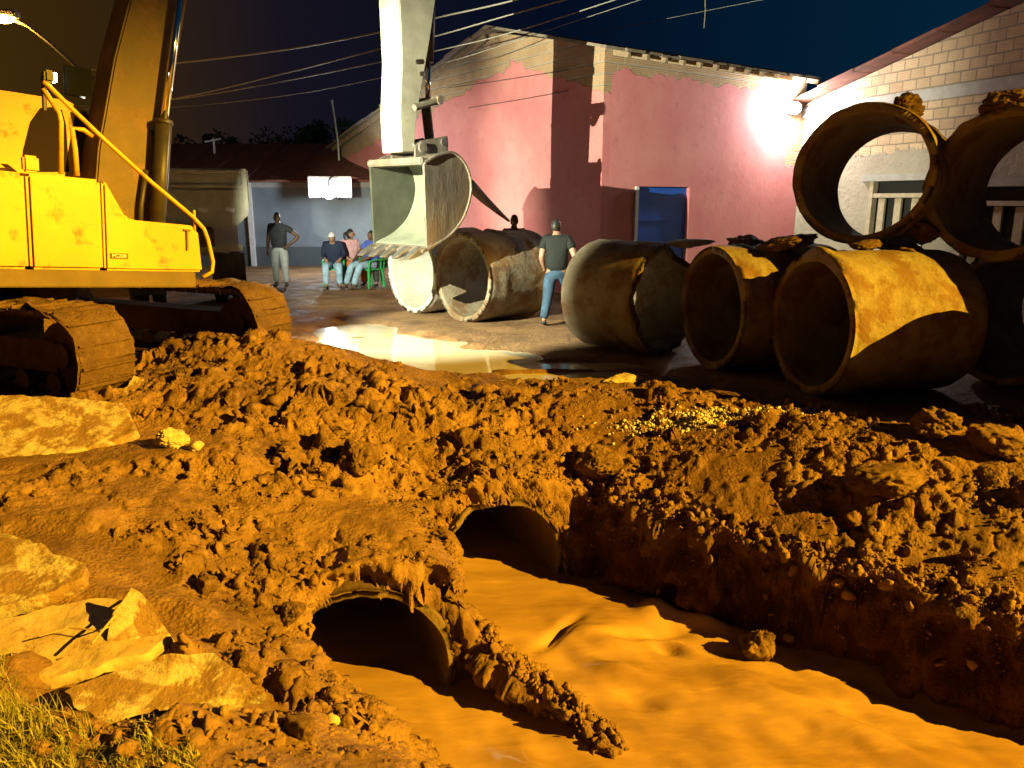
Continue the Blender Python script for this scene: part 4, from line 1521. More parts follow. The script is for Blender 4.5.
# unseen plates added before the lamp block its beam above head height
vd = Vector((math.cos(R(155)), math.sin(R(155)), 0))
vc = KEY_POS + vd * 1.5 + Vector((0, 0, -0.307 * 1.5))
vis = MB().box(vc - mast.location - vd * 0.75 + Vector((0, 0, 1.0)), (1.6, 1.8, 0.02), (0, 0, R(155)))
for a0_, a1_, s0_, s1_ in ((138.0, 152.6, 0.385, 0.335), (152.6, 172.0, 0.27, 0.262)):
    pts_ = []
    for a_, s_ in ((a0_, s0_), (a1_, s1_)):
        d_ = Vector((math.cos(R(a_)), math.sin(R(a_)), 0))
        pts_.append(KEY_POS + d_ * 1.5 + Vector((0, 0, -1.5 * s_)) - mast.location)
    u_ = Vector((0, 0, KEY_POS.z + 0.55))
    q_ = pts_ + [Vector((pts_[1].x, pts_[1].y, u_.z)), Vector((pts_[0].x, pts_[0].y, u_.z))]
    vis.add(q_ + [p + vd * 0.01 for p in q_], [(0, 1, 2, 3), (7, 6, 5, 4), (0, 4, 5, 1), (1, 5, 6, 2), (2, 6, 7, 3), (3, 7, 4, 0)])
vis.build('beam_blocker', M['pole'], mast)


# ------------------------------------------------------------------ tipper truck behind the excavator
tk = empty('tipper_truck', (at_y(249, 230, 14.6).x - 1.15, 14.6, 0), (0, 0, R(22)))
tag(tk, 'dusty grey tipper truck seen from behind beyond the excavator', 'truck')
zb_, zt_ = at_y(240, 226, 14.6).z, at_y(240, 168, 14.6).z
hw = 1.15
MB().prism([(-hw, zb_ + 0.25), (-hw + 0.2, zb_ - 0.02), (hw - 0.28, zb_ - 0.02), (hw - 0.06, zb_ + 0.18), (hw, zb_ + 0.4), (hw, zt_), (-hw, zt_)], 0, 4.2).build('tipper_body', M['truck'], tk, bevel=0.03)
for zz in (zt_ - 0.06, zt_ - 0.32, zb_ + 0.62):
    MB().box((-0.05, -0.03, zz), (2 * hw - 0.12, 0.05, 0.07)).build('tailgate_rib', M['truck'], tk, bevel=0.01)
MB().box((hw - 0.08, -0.02, (zb_ + zt_) / 2 + 0.15), (0.1, 0.07, zt_ - zb_ - 0.3)).build('corner_post', M['truck'], tk, bevel=0.01)
for xx in (0.3, 0.78):
    MB().prism([(xx - 0.09, zb_ + 0.27), (xx + 0.07, zb_ + 0.24), (xx + 0.09, zb_ + 0.31), (xx - 0.07, zb_ + 0.34)], -0.03, -0.003).build('reflector', M['white_plastic'], tk)
MB().box((0, 1.8, zb_ - 0.22), (0.9, 4.4, 0.3)).build('chassis', M['black_metal'], tk)
MB().box((0.1, 0.02, zb_ - 0.42), (1.7, 0.12, 0.14)).build('bumper', M['truck'], tk, bevel=0.02)
for xx in (-0.95, -0.62, 0.52, 0.86):
    w = MB().tube([(xx - 0.13, 0.9, 0.5), (xx - 0.1, 0.9, 0.5), (xx + 0.1, 0.9, 0.5), (xx + 0.13, 0.9, 0.5)], [0.42, 0.5, 0.5, 0.42], 28).build('wheel', M['rubber'], tk, True)
    MB().tube([(xx - 0.135, 0.9, 0.5), (xx + 0.135, 0.9, 0.5)], 0.26, 18).build('rim', M['truck'], w)
for xx in (-0.78, 0.68):
    MB().box((xx, 0.28, 0.62), (0.62, 0.03, 0.75)).build('mud_flap', M['rubber'], tk)
MB().box((0.0, 5.1, 1.6), (2.2, 1.5, 1.8)).build('cab', M['truck'], tk, bevel=0.08)


# ------------------------------------------------------------------ people
def skin_obj(name, verts, edges, rad, m, parent, sub=2):
    me = bpy.data.meshes.new(name)
    me.from_pydata([tuple(v) for v in verts], edges, [])
    o = bpy.data.objects.new(name, me)
    COL.objects.link(o)
    o.modifiers.new('s', 'SKIN')
    for i, r in enumerate(rad):
        sv = me.skin_vertices[0].data[i]
        sv.radius = r if isinstance(r, tuple) else (r, r)
        sv.use_root = (i == 0)
    s = o.modifiers.new('u', 'SUBSURF')
    s.levels = s.render_levels = sub
    dg = bpy.context.evaluated_depsgraph_get()
    me2 = bpy.data.meshes.new_from_object(o.evaluated_get(dg))
    bpy.data.objects.remove(o)
    bpy.data.meshes.remove(me)
    me2.name = name
    me2.materials.clear()
    return link_mesh(name, me2, m, parent, True)


def head_bm(bm, c, f, up, s=1.0):
    """a head with brow, nose, chin and ears added to bm; c centre, f facing"""
    f = f.normalized()
    r_ = f.cross(up).normalized()
    u = r_.cross(f).normalized()
    b = bmesh.new()
    bmesh.ops.create_icosphere(b, subdivisions=3, radius=1.0)
    for v in b.verts:
        x, y, z = v.co      # x right, y front, z up
        sx_, sy_, sz_ = 0.073, 0.094, 0.118
        if z < 0:
            k = 1 + 0.30 * z
            sx_ *= k
            if y > 0:
                sy_ *= 1 + 0.05 * z
        px_, py2, pz_ = x * sx_, y * sy_, z * sz_
        if y > 0.7:
            py2 += 0.024 * math.exp(-(x / 0.17) ** 2 - ((z + 0.12) / 0.2) ** 2)     # nose
            py2 -= 0.010 * math.exp(-((abs(x) - 0.38) / 0.16) ** 2 - ((z - 0.06) / 0.12) ** 2)  # eye sockets
            py2 += 0.008 * math.exp(-(x / 0.3) ** 2 - ((z + 0.5) / 0.08) ** 2)
            py2 += 0.010 * math.exp(-(x / 0.3) ** 2 - ((z + 0.85) / 0.12) ** 2)
        if abs(x) > 0.9 and abs(z + 0.05) < 0.3 and abs(y) < 0.3:
            px_ *= 1.16
        v.co = c + r_ * (px_ * s) + f * (py2 * s) + u * (pz_ * s)
    me = bpy.data.meshes.new('t')
    b.to_mesh(me)
    b.free()
    bm.from_mesh(me)
    bpy.data.meshes.remove(me)
    return r_, u


def person(label, loc, rz, J, mats, hair='short', group=None, scale=1.0, face=Vector((0, 1, 0)), sleeve=0.55, hat=None, barefoot=False):
    """J: joint positions (local, metres): pel, chest, neck, head, and L/R: sho, elb, wri, han, hip, kne, ank, toe"""
    root = empty('person', loc, (0, 0, rz))
    root.scale = (scale,) * 3
    tag(root, label, 'person', group)
    g = {k: Vector(v) for k, v in J.items()}
    waist = g['pel'].lerp(g['chest'], 0.45)
    vs = [g['pel'], waist, g['chest'], g['neck'], g['head'] - Vector((0, 0, 0.05))]
    rd = [(0.17, 0.12), (0.15, 0.105), (0.175, 0.115), (0.066, 0.066), (0.07, 0.07)]
    es = [(0, 1), (1, 2), (2, 3), (3, 4)]

    def add(p, r, par):
        vs.append(p)
        rd.append(r)
        es.append((par, len(vs) - 1))
        return len(vs) - 1
    for s in 'LR':
        i = add(g[s + 'sho'], 0.07, 2)
        i = add(g[s + 'sho'].lerp(g[s + 'elb'], 0.5), 0.06, i)
        i = add(g[s + 'elb'], 0.05, i)
        i = add(g[s + 'elb'].lerp(g[s + 'wri'], 0.35), 0.05, i)
        w = add(g[s + 'wri'], 0.034, i)
        hd = (g[s + 'han'] - g[s + 'wri'])
        hl = hd.length
        hd.normalize()
        side = hd.cross(Vector((0.3, 1, 0.2))).normalized()
        pm = add(g[s + 'wri'] + hd * hl * 0.55, (0.034, 0.02), w)
        nrm = hd.cross(side).normalized()
        for k, (o_, ln) in enumerate(((-0.027, 0.066), (-0.009, 0.078), (0.009, 0.074), (0.026, 0.056))):
            a = add(g[s + 'wri'] + hd * hl * 0.9 + side * o_, 0.010, pm)
            b = add(g[s + 'wri'] + hd * (hl * 0.9 + ln * 0.55) + side * o_ + nrm * 0.012, 0.009, a)
            add(g[s + 'wri'] + hd * (hl * 0.9 + ln * 0.9) + side * o_ + nrm * 0.032, 0.007, b)
        a = add(g[s + 'wri'] + hd * hl * 0.5 + side * -0.042 + nrm * 0.012, 0.011, pm)
        add(g[s + 'wri'] + hd * hl * 0.85 + side * -0.055 + nrm * 0.025, 0.008, a)
        i = add(g[s + 'hip'], 0.088, 0)
        i = add(g[s + 'hip'].lerp(g[s + 'kne'], 0.5), 0.076, i)
        i = add(g[s + 'kne'], 0.054, i)
        i = add(g[s + 'kne'].lerp(g[s + 'ank'], 0.3), 0.055, i)
        i = add(g[s + 'ank'], 0.036, i)
        add(g[s + 'toe'], (0.04, 0.025), i)
    body = skin_obj('body', vs, es, rd, mats['skin'], root, 1)
    bm = bmesh.new()
    bm.from_mesh(body.data)
    r_, u = head_bm(bm, g['head'], face, Vector((0, 0, 1)))
    bm.to_mesh(body.data)
    bm.free()
    for p in body.data.polygons:
        p.use_smooth = True
    f = face.normalized()
    for sd in (-1, 1):
        e = bmesh.new()
        bmesh.ops.create_icosphere(e, subdivisions=2, radius=0.011)
        me = bpy.data.meshes.new('eye')
        e.to_mesh(me)
        e.free()
        eo = link_mesh('eye', me, M['eye'], root, True)
        eo.location = g['head'] + r_ * (0.028 * sd) + f * 0.083 + u * 0.008
    # hair
    hb = bmesh.new()
    bmesh.ops.create_icosphere(hb, subdivisions=3, radius=1.0)
    for v in list(hb.verts):
        x, y, z = v.co
        k = 1 + 0.05 * mnoise.noise(Vector((x, y, z)) * 5)
        lim = -0.6 if y < 0.1 else 0.30 + 0.25 * y
        if hair == 'long':
            lim = -0.9 if y < 0.15 else lim
        if z < lim:
            k *= 0.86
        v.co = g['head'] + r_ * (x * 0.079 * k) + f * (y * 0.098 * k - 0.006) + u * (z * 0.124 * k + 0.004)
    me = bpy.data.meshes.new('hair')
    hb.to_mesh(me)
    hb.free()
    link_mesh('hair', me, mats.get('hair', M['hair']), root, True)
    if hair == 'long':
        skin_obj('ponytail', [g['head'] - f * 0.085 + u * 0.05, g['head'] - f * 0.135 + u * 0.02, g['head'] - f * 0.14 - u * 0.07, g['head'] - f * 0.12 - u * 0.15],
                 [(0, 1), (1, 2), (2, 3)], [0.03, 0.036, 0.03, 0.012], mats.get('hair', M['hair']), root)
    if hat is not None:
        hm = bmesh.new()
        bmesh.ops.create_icosphere(hm, subdivisions=3, radius=1.0)
        for v in list(hm.verts):
            x, y, z = v.co
            z2 = max(z, 0.12)
            k = 0.9 if z < 0.12 else 1.0
            v.co = g['head'] + r_ * (x * 0.088 * k) + f * (y * 0.108 * k + (0.06 * max(y, 0) if z < 0.2 else 0)) + u * (z2 * 0.132)
        me = bpy.data.meshes.new('cap')
        hm.to_mesh(me)
        hm.free()
        link_mesh('cap', me, hat, root, True)
    # shirt
    vs, es, rd = [g['pel'] - (g['chest'] - g['pel']).normalized() * 0.07, waist, g['chest'], g['chest'].lerp(g['neck'], 0.92)], [(0, 1), (1, 2), (2, 3)], [(0.205, 0.15), (0.195, 0.14), (0.215, 0.145), (0.105, 0.095)]
    for s in 'LR':
        i = add(g[s + 'sho'], 0.088, 2)
        if sleeve <= 1:
            i = add(g[s + 'sho'].lerp(g[s + 'elb'], sleeve), 0.082, i)
        else:
            i = add(g[s + 'elb'], 0.058, i)
            i = add(g[s + 'elb'].lerp(g[s + 'wri'], sleeve - 1), 0.045, i)
    skin_obj('shirt', vs, es, rd, mats['shirt'], root)
    # trousers
    vs, es, rd = [g['pel'] - Vector((0, 0, 0.02)), g['pel'] + (waist - g['pel']) * 0.4], [(0, 1)], [(0.19, 0.14), (0.175, 0.125)]
    for s in 'LR':
        i = add(g[s + 'hip'], 0.122, 0)
        i = add(g[s + 'hip'].lerp(g[s + 'kne'], 0.5), 0.112, i)
        i = add(g[s + 'kne'], 0.09, i)
        i = add(g[s + 'kne'].lerp(g[s + 'ank'], 0.5), 0.08, i)
        i = add(g[s + 'ank'] + Vector((0, 0, 0.02)), 0.072, i)
    skin_obj('trousers', vs, es, rd, mats['trousers'], root)
    for s in 'LR':
        d = (g[s + 'toe'] - g[s + 'ank'])
        a = g[s + 'ank'].copy()
        skin_obj('shoe', [a + Vector((0, 0, 0.0)), a.lerp(g[s + 'toe'], 0.15) - Vector((0, 0, 0.03)), g[s + 'toe'] + Vector((0, 0, 0.01))], [(0, 1), (1, 2)],
                 [0.05, (0.052, 0.045), (0.046, 0.03)], mats['shoe'], root)
    return root


def stand(**kw):
    J = dict(pel=(0, 0, 0.93), chest=(0, 0, 1.27), neck=(0, 0.0, 1.47), head=(0, 0.025, 1.605),
             Lsho=(-0.185, 0, 1.40), Lelb=(-0.25, -0.02, 1.12), Lwri=(-0.26, 0.05, 0.87), Lhan=(-0.255, 0.08, 0.79),
             Rsho=(0.185, 0, 1.40), Relb=(0.25, -0.02, 1.12), Rwri=(0.26, 0.05, 0.87), Rhan=(0.255, 0.08, 0.79),
             Lhip=(-0.095, 0, 0.88), Lkne=(-0.11, 0.02, 0.49), Lank=(-0.12, -0.02, 0.085), Ltoe=(-0.14, 0.15, 0.035),
             Rhip=(0.095, 0, 0.88), Rkne=(0.11, 0.02, 0.49), Rank=(0.12, -0.02, 0.085), Rtoe=(0.14, 0.15, 0.035))
    J.update(kw)
    return J


def sit(**kw):
    J = dict(pel=(0, 0, 0.55), chest=(0, 0.03, 0.90), neck=(0, 0.08, 1.09), head=(0, 0.12, 1.215),
             Lsho=(-0.185, 0.05, 1.03), Lelb=(-0.24, 0.12, 0.77), Lwri=(-0.16, 0.33, 0.66), Lhan=(-0.13, 0.41, 0.64),
             Rsho=(0.185, 0.05, 1.03), Relb=(0.24, 0.12, 0.77), Rwri=(0.16, 0.33, 0.66), Rhan=(0.13, 0.41, 0.64),
             Lhip=(-0.10, 0.04, 0.53), Lkne=(-0.15, 0.45, 0.53), Lank=(-0.15, 0.42, 0.085), Ltoe=(-0.17, 0.58, 0.035),
             Rhip=(0.10, 0.04, 0.53), Rkne=(0.15, 0.45, 0.53), Rank=(0.15, 0.46, 0.085), Rtoe=(0.17, 0.62, 0.035))
    J.update(kw)
    return J


blk = cloth('black_shoe', (0.03, 0.028, 0.026))
brn = cloth('brown_sandal', (0.10, 0.06, 0.035))
# standing man, hand on hip (local +y is his front; he faces the camera)
p = at_z(282, 287, 0.0)
person('man in a dark grey shirt and pale trousers standing with a hand on his hip', (p.x, p.y, 0.0), R(180),
       stand(Lelb=(-0.46, -0.03, 1.16), Lwri=(-0.24, 0.06, 0.98), Lhan=(-0.17, 0.09, 0.93), Lsho=(-0.185, 0, 1.40)),
       dict(skin=M['skin_dark'], shirt=cloth('charcoal_shirt', (0.045, 0.05, 0.06)), trousers=cloth('pale_trousers', (0.62, 0.66, 0.68)), shoe=brn),
       face=Vector((-0.35, 1, 0.1)))
# man walking away beside the pipes
p = at_z(556, 325, 0.0)
person('man in a black T-shirt and blue jeans walking away from the camera', (p.x, p.y, 0.0), R(-12),
       stand(pel=(0, 0, 0.90), chest=(-0.01, 0.05, 1.25), neck=(-0.02, 0.07, 1.45), head=(-0.03, 0.10, 1.58),
             Lsho=(-0.20, 0.05, 1.38), Rsho=(0.18, 0.05, 1.38), Lelb=(-0.25, -0.04, 1.1), Lwri=(-0.22, 0.16, 0.90), Lhan=(-0.20, 0.24, 0.86),
             Relb=(0.30, -0.06, 1.12), Rwri=(0.38, 0.02, 0.88), Rhan=(0.40, 0.05, 0.80),
             Lhip=(-0.10, 0, 0.86), Lkne=(-0.14, -0.02, 0.47), Lank=(-0.17, -0.22, 0.10), Ltoe=(-0.18, -0.06, 0.035),
             Rhip=(0.10, 0, 0.86), Rkne=(0.18, 0.28, 0.52), Rank=(0.22, 0.30, 0.095), Rtoe=(0.24, 0.47, 0.045)),
       dict(skin=M['skin_mid'], shirt=cloth('black_tee', (0.006, 0.010, 0.007)), trousers=cloth('blue_jeans', (0.045, 0.10, 0.17), 0.5), shoe=blk),
       face=Vector((0.35, 1, -0.05)), sleeve=0.62)
# man behind the pipe
person('man standing behind the muddy pipe with only his head showing', (at_y(514, 217, 15.2).x, 15.2, 0), R(200),
       stand(), dict(skin=M['skin_dark'], shirt=cloth('brown_shirt', (0.12, 0.05, 0.04)), trousers=cloth('dark_trousers', (0.05, 0.05, 0.06)), shoe=blk))


# green plastic chairs
def chair(label, loc, rz):
    c = empty('plastic_chair', loc, (0, 0, rz))
    tag(c, label, 'chair', 'green plastic chairs by the yard lamp')
    g = M['chair']
    MB().box((0, 0.02, 0.43), (0.44, 0.44, 0.03)).build('seat', g, c, bevel=0.012)
    b = MB().box((0, -0.235, 0.84), (0.40, 0.03, 0.07), (R(12), 0, 0))
    for k in range(5):
        b.box((-0.16 + k * 0.08, -0.215, 0.63), (0.045, 0.02, 0.40), (R(8), 0, 0))
    b.build('backrest', g, c, bevel=0.006)
    for sx_ in (-1, 1):
        for sy_ in (-1, 1):
            MB().tube([(sx_ * 0.2, sy_ * 0.2, 0.43), (sx_ * 0.23, sy_ * 0.24, 0.0)], [0.032, 0.022], 8).build('leg', g, c)
        MB().tube([(sx_ * 0.23, -0.22, 0.64), (sx_ * 0.245, 0.0, 0.65), (sx_ * 0.24, 0.2, 0.62), (sx_ * 0.225, 0.22, 0.43)], 0.024, 8).build('armrest', g, c)
    return c


def seated(px, yy, rz, label, chair_label, mats, **kw):
    loc = Vector((at_y(px, 250, yy).x, yy, 0))
    jk = kw.pop('J', {})
    person(label, loc, rz, sit(**jk), mats, group=None, **kw)
    off = Matrix.Rotation(rz, 3, 'Z') @ Vector((0, 0.03, 0))
    chair(chair_label, loc + off, rz)


jn = cloth('light_jeans', (0.32, 0.48, 0.62), 0.6)
seated(334, 18.2, R(185), 'person in a navy jacket and white cap sitting at the left of the group', 'green chair under the person in the navy jacket',
       dict(skin=M['skin_mid'], shirt=cloth('navy_jacket', (0.012, 0.022, 0.06)), trousers=jn, shoe=blk), hat=cloth('white_cap', (0.75, 0.76, 0.78)), sleeve=1.85,
       J=dict(chest=(0, 0.1, 0.88), neck=(0, 0.2, 1.05), head=(0, 0.25, 1.16), Lsho=(-0.19, 0.13, 1.0), Rsho=(0.19, 0.13, 1.0)))
seated(349, 18.55, R(215), 'person in a pink top and orange trousers with a dark ponytail', 'green chair under the person in the pink top',
       dict(skin=M['skin_mid'], shirt=cloth('pink_top', (0.75, 0.42, 0.45)), trousers=cloth('orange_trousers', (0.80, 0.20, 0.05)), shoe=brn), hair='long',
       face=Vector((-0.9, 0.5, 0)))
seated(370, 18.2, R(140), 'person in a blue shirt and light jeans leaning back in a chair', 'green chair under the person in the blue shirt',
       dict(skin=M['skin_dark'], shirt=cloth('blue_shirt', (0.08, 0.14, 0.62)), trousers=jn, shoe=brn), sleeve=0.6,
       J=dict(chest=(0, -0.06, 0.9), neck=(0, -0.08, 1.07), head=(0, -0.05, 1.19), Lsho=(-0.19, -0.06, 1.02), Rsho=(0.19, -0.06, 1.02),
              Lkne=(-0.15, 0.44, 0.55), Lank=(-0.16, 0.66, 0.085), Ltoe=(-0.17, 0.82, 0.05), Rkne=(0.15, 0.44, 0.55), Rank=(0.16, 0.62, 0.085), Rtoe=(0.17, 0.78, 0.05)))
seated(382, 18.7, R(150), 'person in an orange shirt and white cap half hidden by the bucket teeth', 'green chair under the person in the orange shirt',
       dict(skin=M['skin_mid'], shirt=cloth('orange_shirt', (0.80, 0.22, 0.08)), trousers=cloth('dark_pants', (0.04, 0.05, 0.05)), shoe=blk), hat=cloth('white_hat', (0.75, 0.75, 0.75)))


# ------------------------------------------------------------------ slabs, clods, rubble, grass
def slab(label, pts, z, nrm, th, m, seed, group='broken slabs of old pavement'):
    n = Vector(nrm).normalized()
    cpx = (sum(p[0] for p in pts) / len(pts), sum(p[1] for p in pts) / len(pts))
    c = at_z(cpx[0], cpx[1], z)
    top = [at_plane(x, y, c, n) for x, y in pts]
    t1_ = (top[1] - top[0]).normalized()
    t2_ = n.cross(t1_).normalized()
    P2 = [((p - c).dot(t1_), (p - c).dot(t2_)) for p in top]
    # ragged outline
    out = []
    for i in range(len(P2)):
        a, b = Vector(P2[i]), Vector(P2[(i + 1) % len(P2)])
        k = max(2, int((b - a).length / 0.035))
        for j in range(k):
            q = a.lerp(b, j / k)
            nn = Vector((-(b - a).y, (b - a).x)).normalized()
            out.append(q + nn * 0.022 * (mnoise.noise(Vector((q.x * 9, q.y * 9, seed))) + 0.6 * mnoise.noise(Vector((q.x * 25, q.y * 25, seed + 3)))))
    bm = bmesh.new()
    lay = []
    for dz, sc in ((0, 0.975), (-0.02, 1.0), (-th * 0.6, 1.01), (-th, 0.97)):
        row = []
        for q in out:
            jx_ = 0.012 * mnoise.noise(Vector((q.x * 18, q.y * 18, dz * 40 + seed)))
            row.append(bm.verts.new((q.x * sc + jx_, q.y * sc + jx_, dz)))
        lay.append(row)
    for r0_, r1_ in zip(lay, lay[1:]):
        for i in range(len(out)):
            j = (i + 1) % len(out)
            bm.faces.new((r0_[i], r0_[j], r1_[j], r1_[i]))
    tf = bm.faces.new(lay[0])
    bm.faces.new(lay[-1][::-1])
    bmesh.ops.recalc_face_normals(bm, faces=bm.faces)
    res = bmesh.ops.triangulate(bm, faces=[f for f in bm.faces if len(f.verts) > 4])
    es_ = [e for e in bm.edges if e.calc_length() > 0.12]
    for _ in range(4):
        es_ = [e for e in bm.edges if e.calc_length() > 0.045]
        if es_:
            bmesh.ops.subdivide_edges(bm, edges=es_, cuts=1)
            bmesh.ops.triangulate(bm, faces=[f for f in bm.faces if len(f.verts) > 4])
    for v in bm.verts:
        if v.co.z > -0.03:
            v.co.z += 0.016 * mnoise.noise(Vector((v.co.x * 6, v.co.y * 6, seed))) + 0.008 * mnoise.noise(Vector((v.co.x * 20, v.co.y * 20, seed)))
    me = bpy.data.meshes.new('concrete_slab')
    bm.to_mesh(me)
    bm.free()
    o = link_mesh('concrete_slab', me, m, None, True)
    me.set_sharp_from_angle(angle=R(50))
    o.matrix_world = Matrix.Translation(c) @ Matrix((t1_, t2_, n)).transposed().to_4x4()
    return tag(o, label, 'slab', group)


slab('pale broken concrete slab lying beside the end of the excavator track', [(-60, 400), (0, 395), (60, 396), (126, 403), (137, 431), (112, 444), (72, 452), (0, 457), (-60, 462)], 0.20, (0.12, -0.34, 0.93), 0.10, M['slab'], 1)
slab('pale wedge of broken concrete slab at the left edge above the muddy slab', [(-50, 525), (0, 532), (40, 544), (88, 566), (84, 577), (40, 596), (0, 607), (-50, 616)], 0.07, (0.05, -0.25, 0.96), 0.09, M['slab'], 2)
slab('mud smeared flat slab between the two paler slabs near the grass', [(-40, 630), (50, 606), (108, 596), (150, 606), (170, 634), (150, 652), (90, 672), (-40, 694)], -0.01, (0.1, -0.15, 0.98), 0.08, M['slab_mud'], 3)
slab('pointed pale slab nearest the camera with one tip towards the trench', [(62, 690), (120, 668), (172, 654), (206, 651), (240, 672), (264, 690), (236, 697), (170, 706), (118, 722), (76, 712)], 0.01, (0.12, -0.22, 0.97), 0.08, M['slab'], 4)
slab('upright shard of slab leaning on the mud smeared slab', [(106, 642), (112, 612), (132, 588), (140, 592), (168, 632), (160, 640), (118, 650)], 0.03, (0.3, -0.75, 0.5), 0.03, M['slab'], 5)
slab('thin light broken plank of concrete sticking out beside the track', [(112, 398), (134, 376), (144, 377), (120, 401)], 0.28, (0.2, -0.6, 0.7), 0.05, M['slab'], 6)


def clod_mesh(seed, sub=3, spike=0.35):
    rnd = random.Random(seed)
    bm = bmesh.new()
    for k in range(16):
        d = Vector((rnd.gauss(0, 1), rnd.gauss(0, 1), rnd.gauss(0, 0.8))).normalized()
        bm.verts.new(d * rnd.uniform(0.8, 1.1))
    bmesh.ops.convex_hull(bm, input=bm.verts)
    bmesh.ops.delete(bm, geom=[v for v in bm.verts if not v.link_faces], context='VERTS')
    s = Vector((seed * 3.7, seed * 1.3, seed * 7.1))
    for it in range(max(sub - 1, 1)):
        bmesh.ops.subdivide_edges(bm, edges=bm.edges[:], cuts=1, use_grid_fill=True, smooth=0.18)
        bmesh.ops.triangulate(bm, faces=bm.faces[:])
    for v in bm.verts:
        d = v.co.normalized()
        k = 1 + spike * 0.5 * mnoise.noise(d * 2.1 + s) + spike * 0.4 * mnoise.noise(d * 5 + s) + spike * 0.3 * mnoise.noise(d * 11 + s)
        v.co *= k
        v.co.z *= 0.8
    return bm


def clod(label, px, py, size, z=None, m='clod', seed=1, cat='clod', squash=(1, 1, 1), sink=0.25, name='soil_clod', y=None):
    if y is not None:
        p = at_y(px, py, y)
    else:
        p = at_z(px, py, 0.0 if z is None else z)
        if z is None:
            for _ in range(6):
                p = at_z(px, py, ground_z(p.x, p.y))
            p.z = ground_z(p.x, p.y)
    bm = clod_mesh(seed, 4 if size < 0.1 else 5)
    me = bpy.data.meshes.new(name)
    bm.to_mesh(me)
    bm.free()
    o = link_mesh(name, me, M[m], None, True)
    o.location = p + Vector((0, 0, size * squash[2] * (0.8 - sink * 1.6)))
    o.scale = (size * squash[0], size * squash[1], size * squash[2])
    o.rotation_euler = (random.uniform(-.2, .2), random.uniform(-.2, .2), random.uniform(0, 6.28))
    return tag(o, label, cat, 'large clods and stones in the mud')


clod('blocky tan clod in the middle of the mud between excavator and culverts', 360, 432, 0.27, seed=3, squash=(1.1, 0.7, 0.75))
clod('round clod on the slope left of the lower culvert', 207, 588, 0.085, seed=4)
clod('clod with a dark shadow just left of the lower culvert mouth', 294, 622, 0.10, seed=5)
clod('rough chunk of earth standing in the stream', 756, 655, 0.17, z=WATER_Z, seed=6, squash=(0.85, 0.8, 1.25), sink=0.3)
clod('pale stone below the muddy mound right of the large slab', 174, 445, 0.13, seed=7, m='pale_rock', cat='stone')
clod('small pale stone beside the bigger pale one', 196, 449, 0.06, seed=8, m='pale_rock', cat='stone')
clod('clod inside the loop end of the near track', 22, 372, 0.24, seed=9)
clod('large dark clod on the far bank below the right lower pipes', 885, 455, 0.26, seed=47, squash=(1.15, 0.85, 0.75))
clod('dark clod heaped on the far bank at the right', 935, 440, 0.20, seed=11)
clod('clod at the far right end of the bank', 995, 452, 0.22, seed=12)
clod('clod in the middle of the far bank above the back culvert', 600, 425, 0.22, seed=13)
clod('clod on the bank right of the blocky tan one', 560, 452, 0.15, seed=14)
clod('lit clod hanging on the lip of the right trench wall', 700, 535, 0.14, seed=15, squash=(1, 0.8, 1.3))
clod('tall lit lump of earth on the right trench wall', 860, 570, 0.16, seed=16, squash=(0.8, 0.8, 1.7))
clod('clod at the foot of the left bank beside the water', 300, 735, 0.075, seed=17)
clod('pale clod at the bottom edge left of the stream', 330, 722, 0.05, seed=18, m='pale_rock')
clod('flat dark stone lying on the white rubble', 722, 398, 0.16, seed=19, squash=(1.3, 0.8, 0.25))
clod('flat pale block at the end of the shallow puddle', 622, 382, 0.22, seed=20, m='pale_rock', squash=(1.2, 0.7, 0.35), cat='stone')
clod('lump of soil on top of the upper pipe at the right edge, left one', 903, 112, 0.22, y=8.7, seed=21, m='clod', squash=(1.1, 1, 0.85), sink=0.4)
clod('lump of soil on top of the upper pipe at the right edge, right one', 1003, 108, 0.28, y=8.2, seed=22, m='clod', squash=(1.1, 1, 0.6), sink=0.35)
clod('muddy heap between the tops of the lower pipes', 748, 248, 0.30, y=9.6, seed=23, squash=(1.3, 0.9, 0.6), sink=0.45)
clod('muddy heap on top of the nearest lower pipe at its far end', 915, 256, 0.30, y=8.35, seed=31, squash=(1.3, 0.9, 0.5), sink=0.45)
clod('smaller muddy heap in front of the upper open pipe', 868, 246, 0.20, y=8.3, seed=32, squash=(1.4, 0.9, 0.5), sink=0.45)
clod('muddy heap wedged between the two upper pipes', 925, 232, 0.22, y=8.4, seed=33, squash=(1, 0.9, 0.8), sink=0.45)
clod('crusted soil on the top of the half hidden lower pipe', 788, 244, 0.26, y=9.0, seed=34, squash=(1.3, 1.0, 0.5), sink=0.45)
clod('pale lump of mortar on the broken rimmed pipe', 690, 243, 0.22, y=10.6, seed=24, m='rubble', squash=(1.5, 0.8, 0.45), sink=0.45)
clod('small clod standing in the current near the end of the ridge', 648, 742, 0.025, z=WATER_Z, seed=25)

# loose soil scattered over the churned ground
bases = []
for k in range(12):
    bm = clod_mesh(60 + k, 2, 0.5)
    bm.verts.ensure_lookup_table()
    bases.append((np.array([v.co[:] for v in bm.verts]), np.array([[v.index for v in f.verts] for f in bm.faces])))
    bm.free()


def in_bore(x, y, z):
    for c, r, w, sk in CULV:
        rel = Vector((x, y, z)) - c
        if math.hypot(rel.dot(CUL_M), rel.z) < r + w * 0.6 and -4.5 < rel.dot(CUL_N) < 0.6 + sk * rel.dot(CUL_M):
            return True
    return False


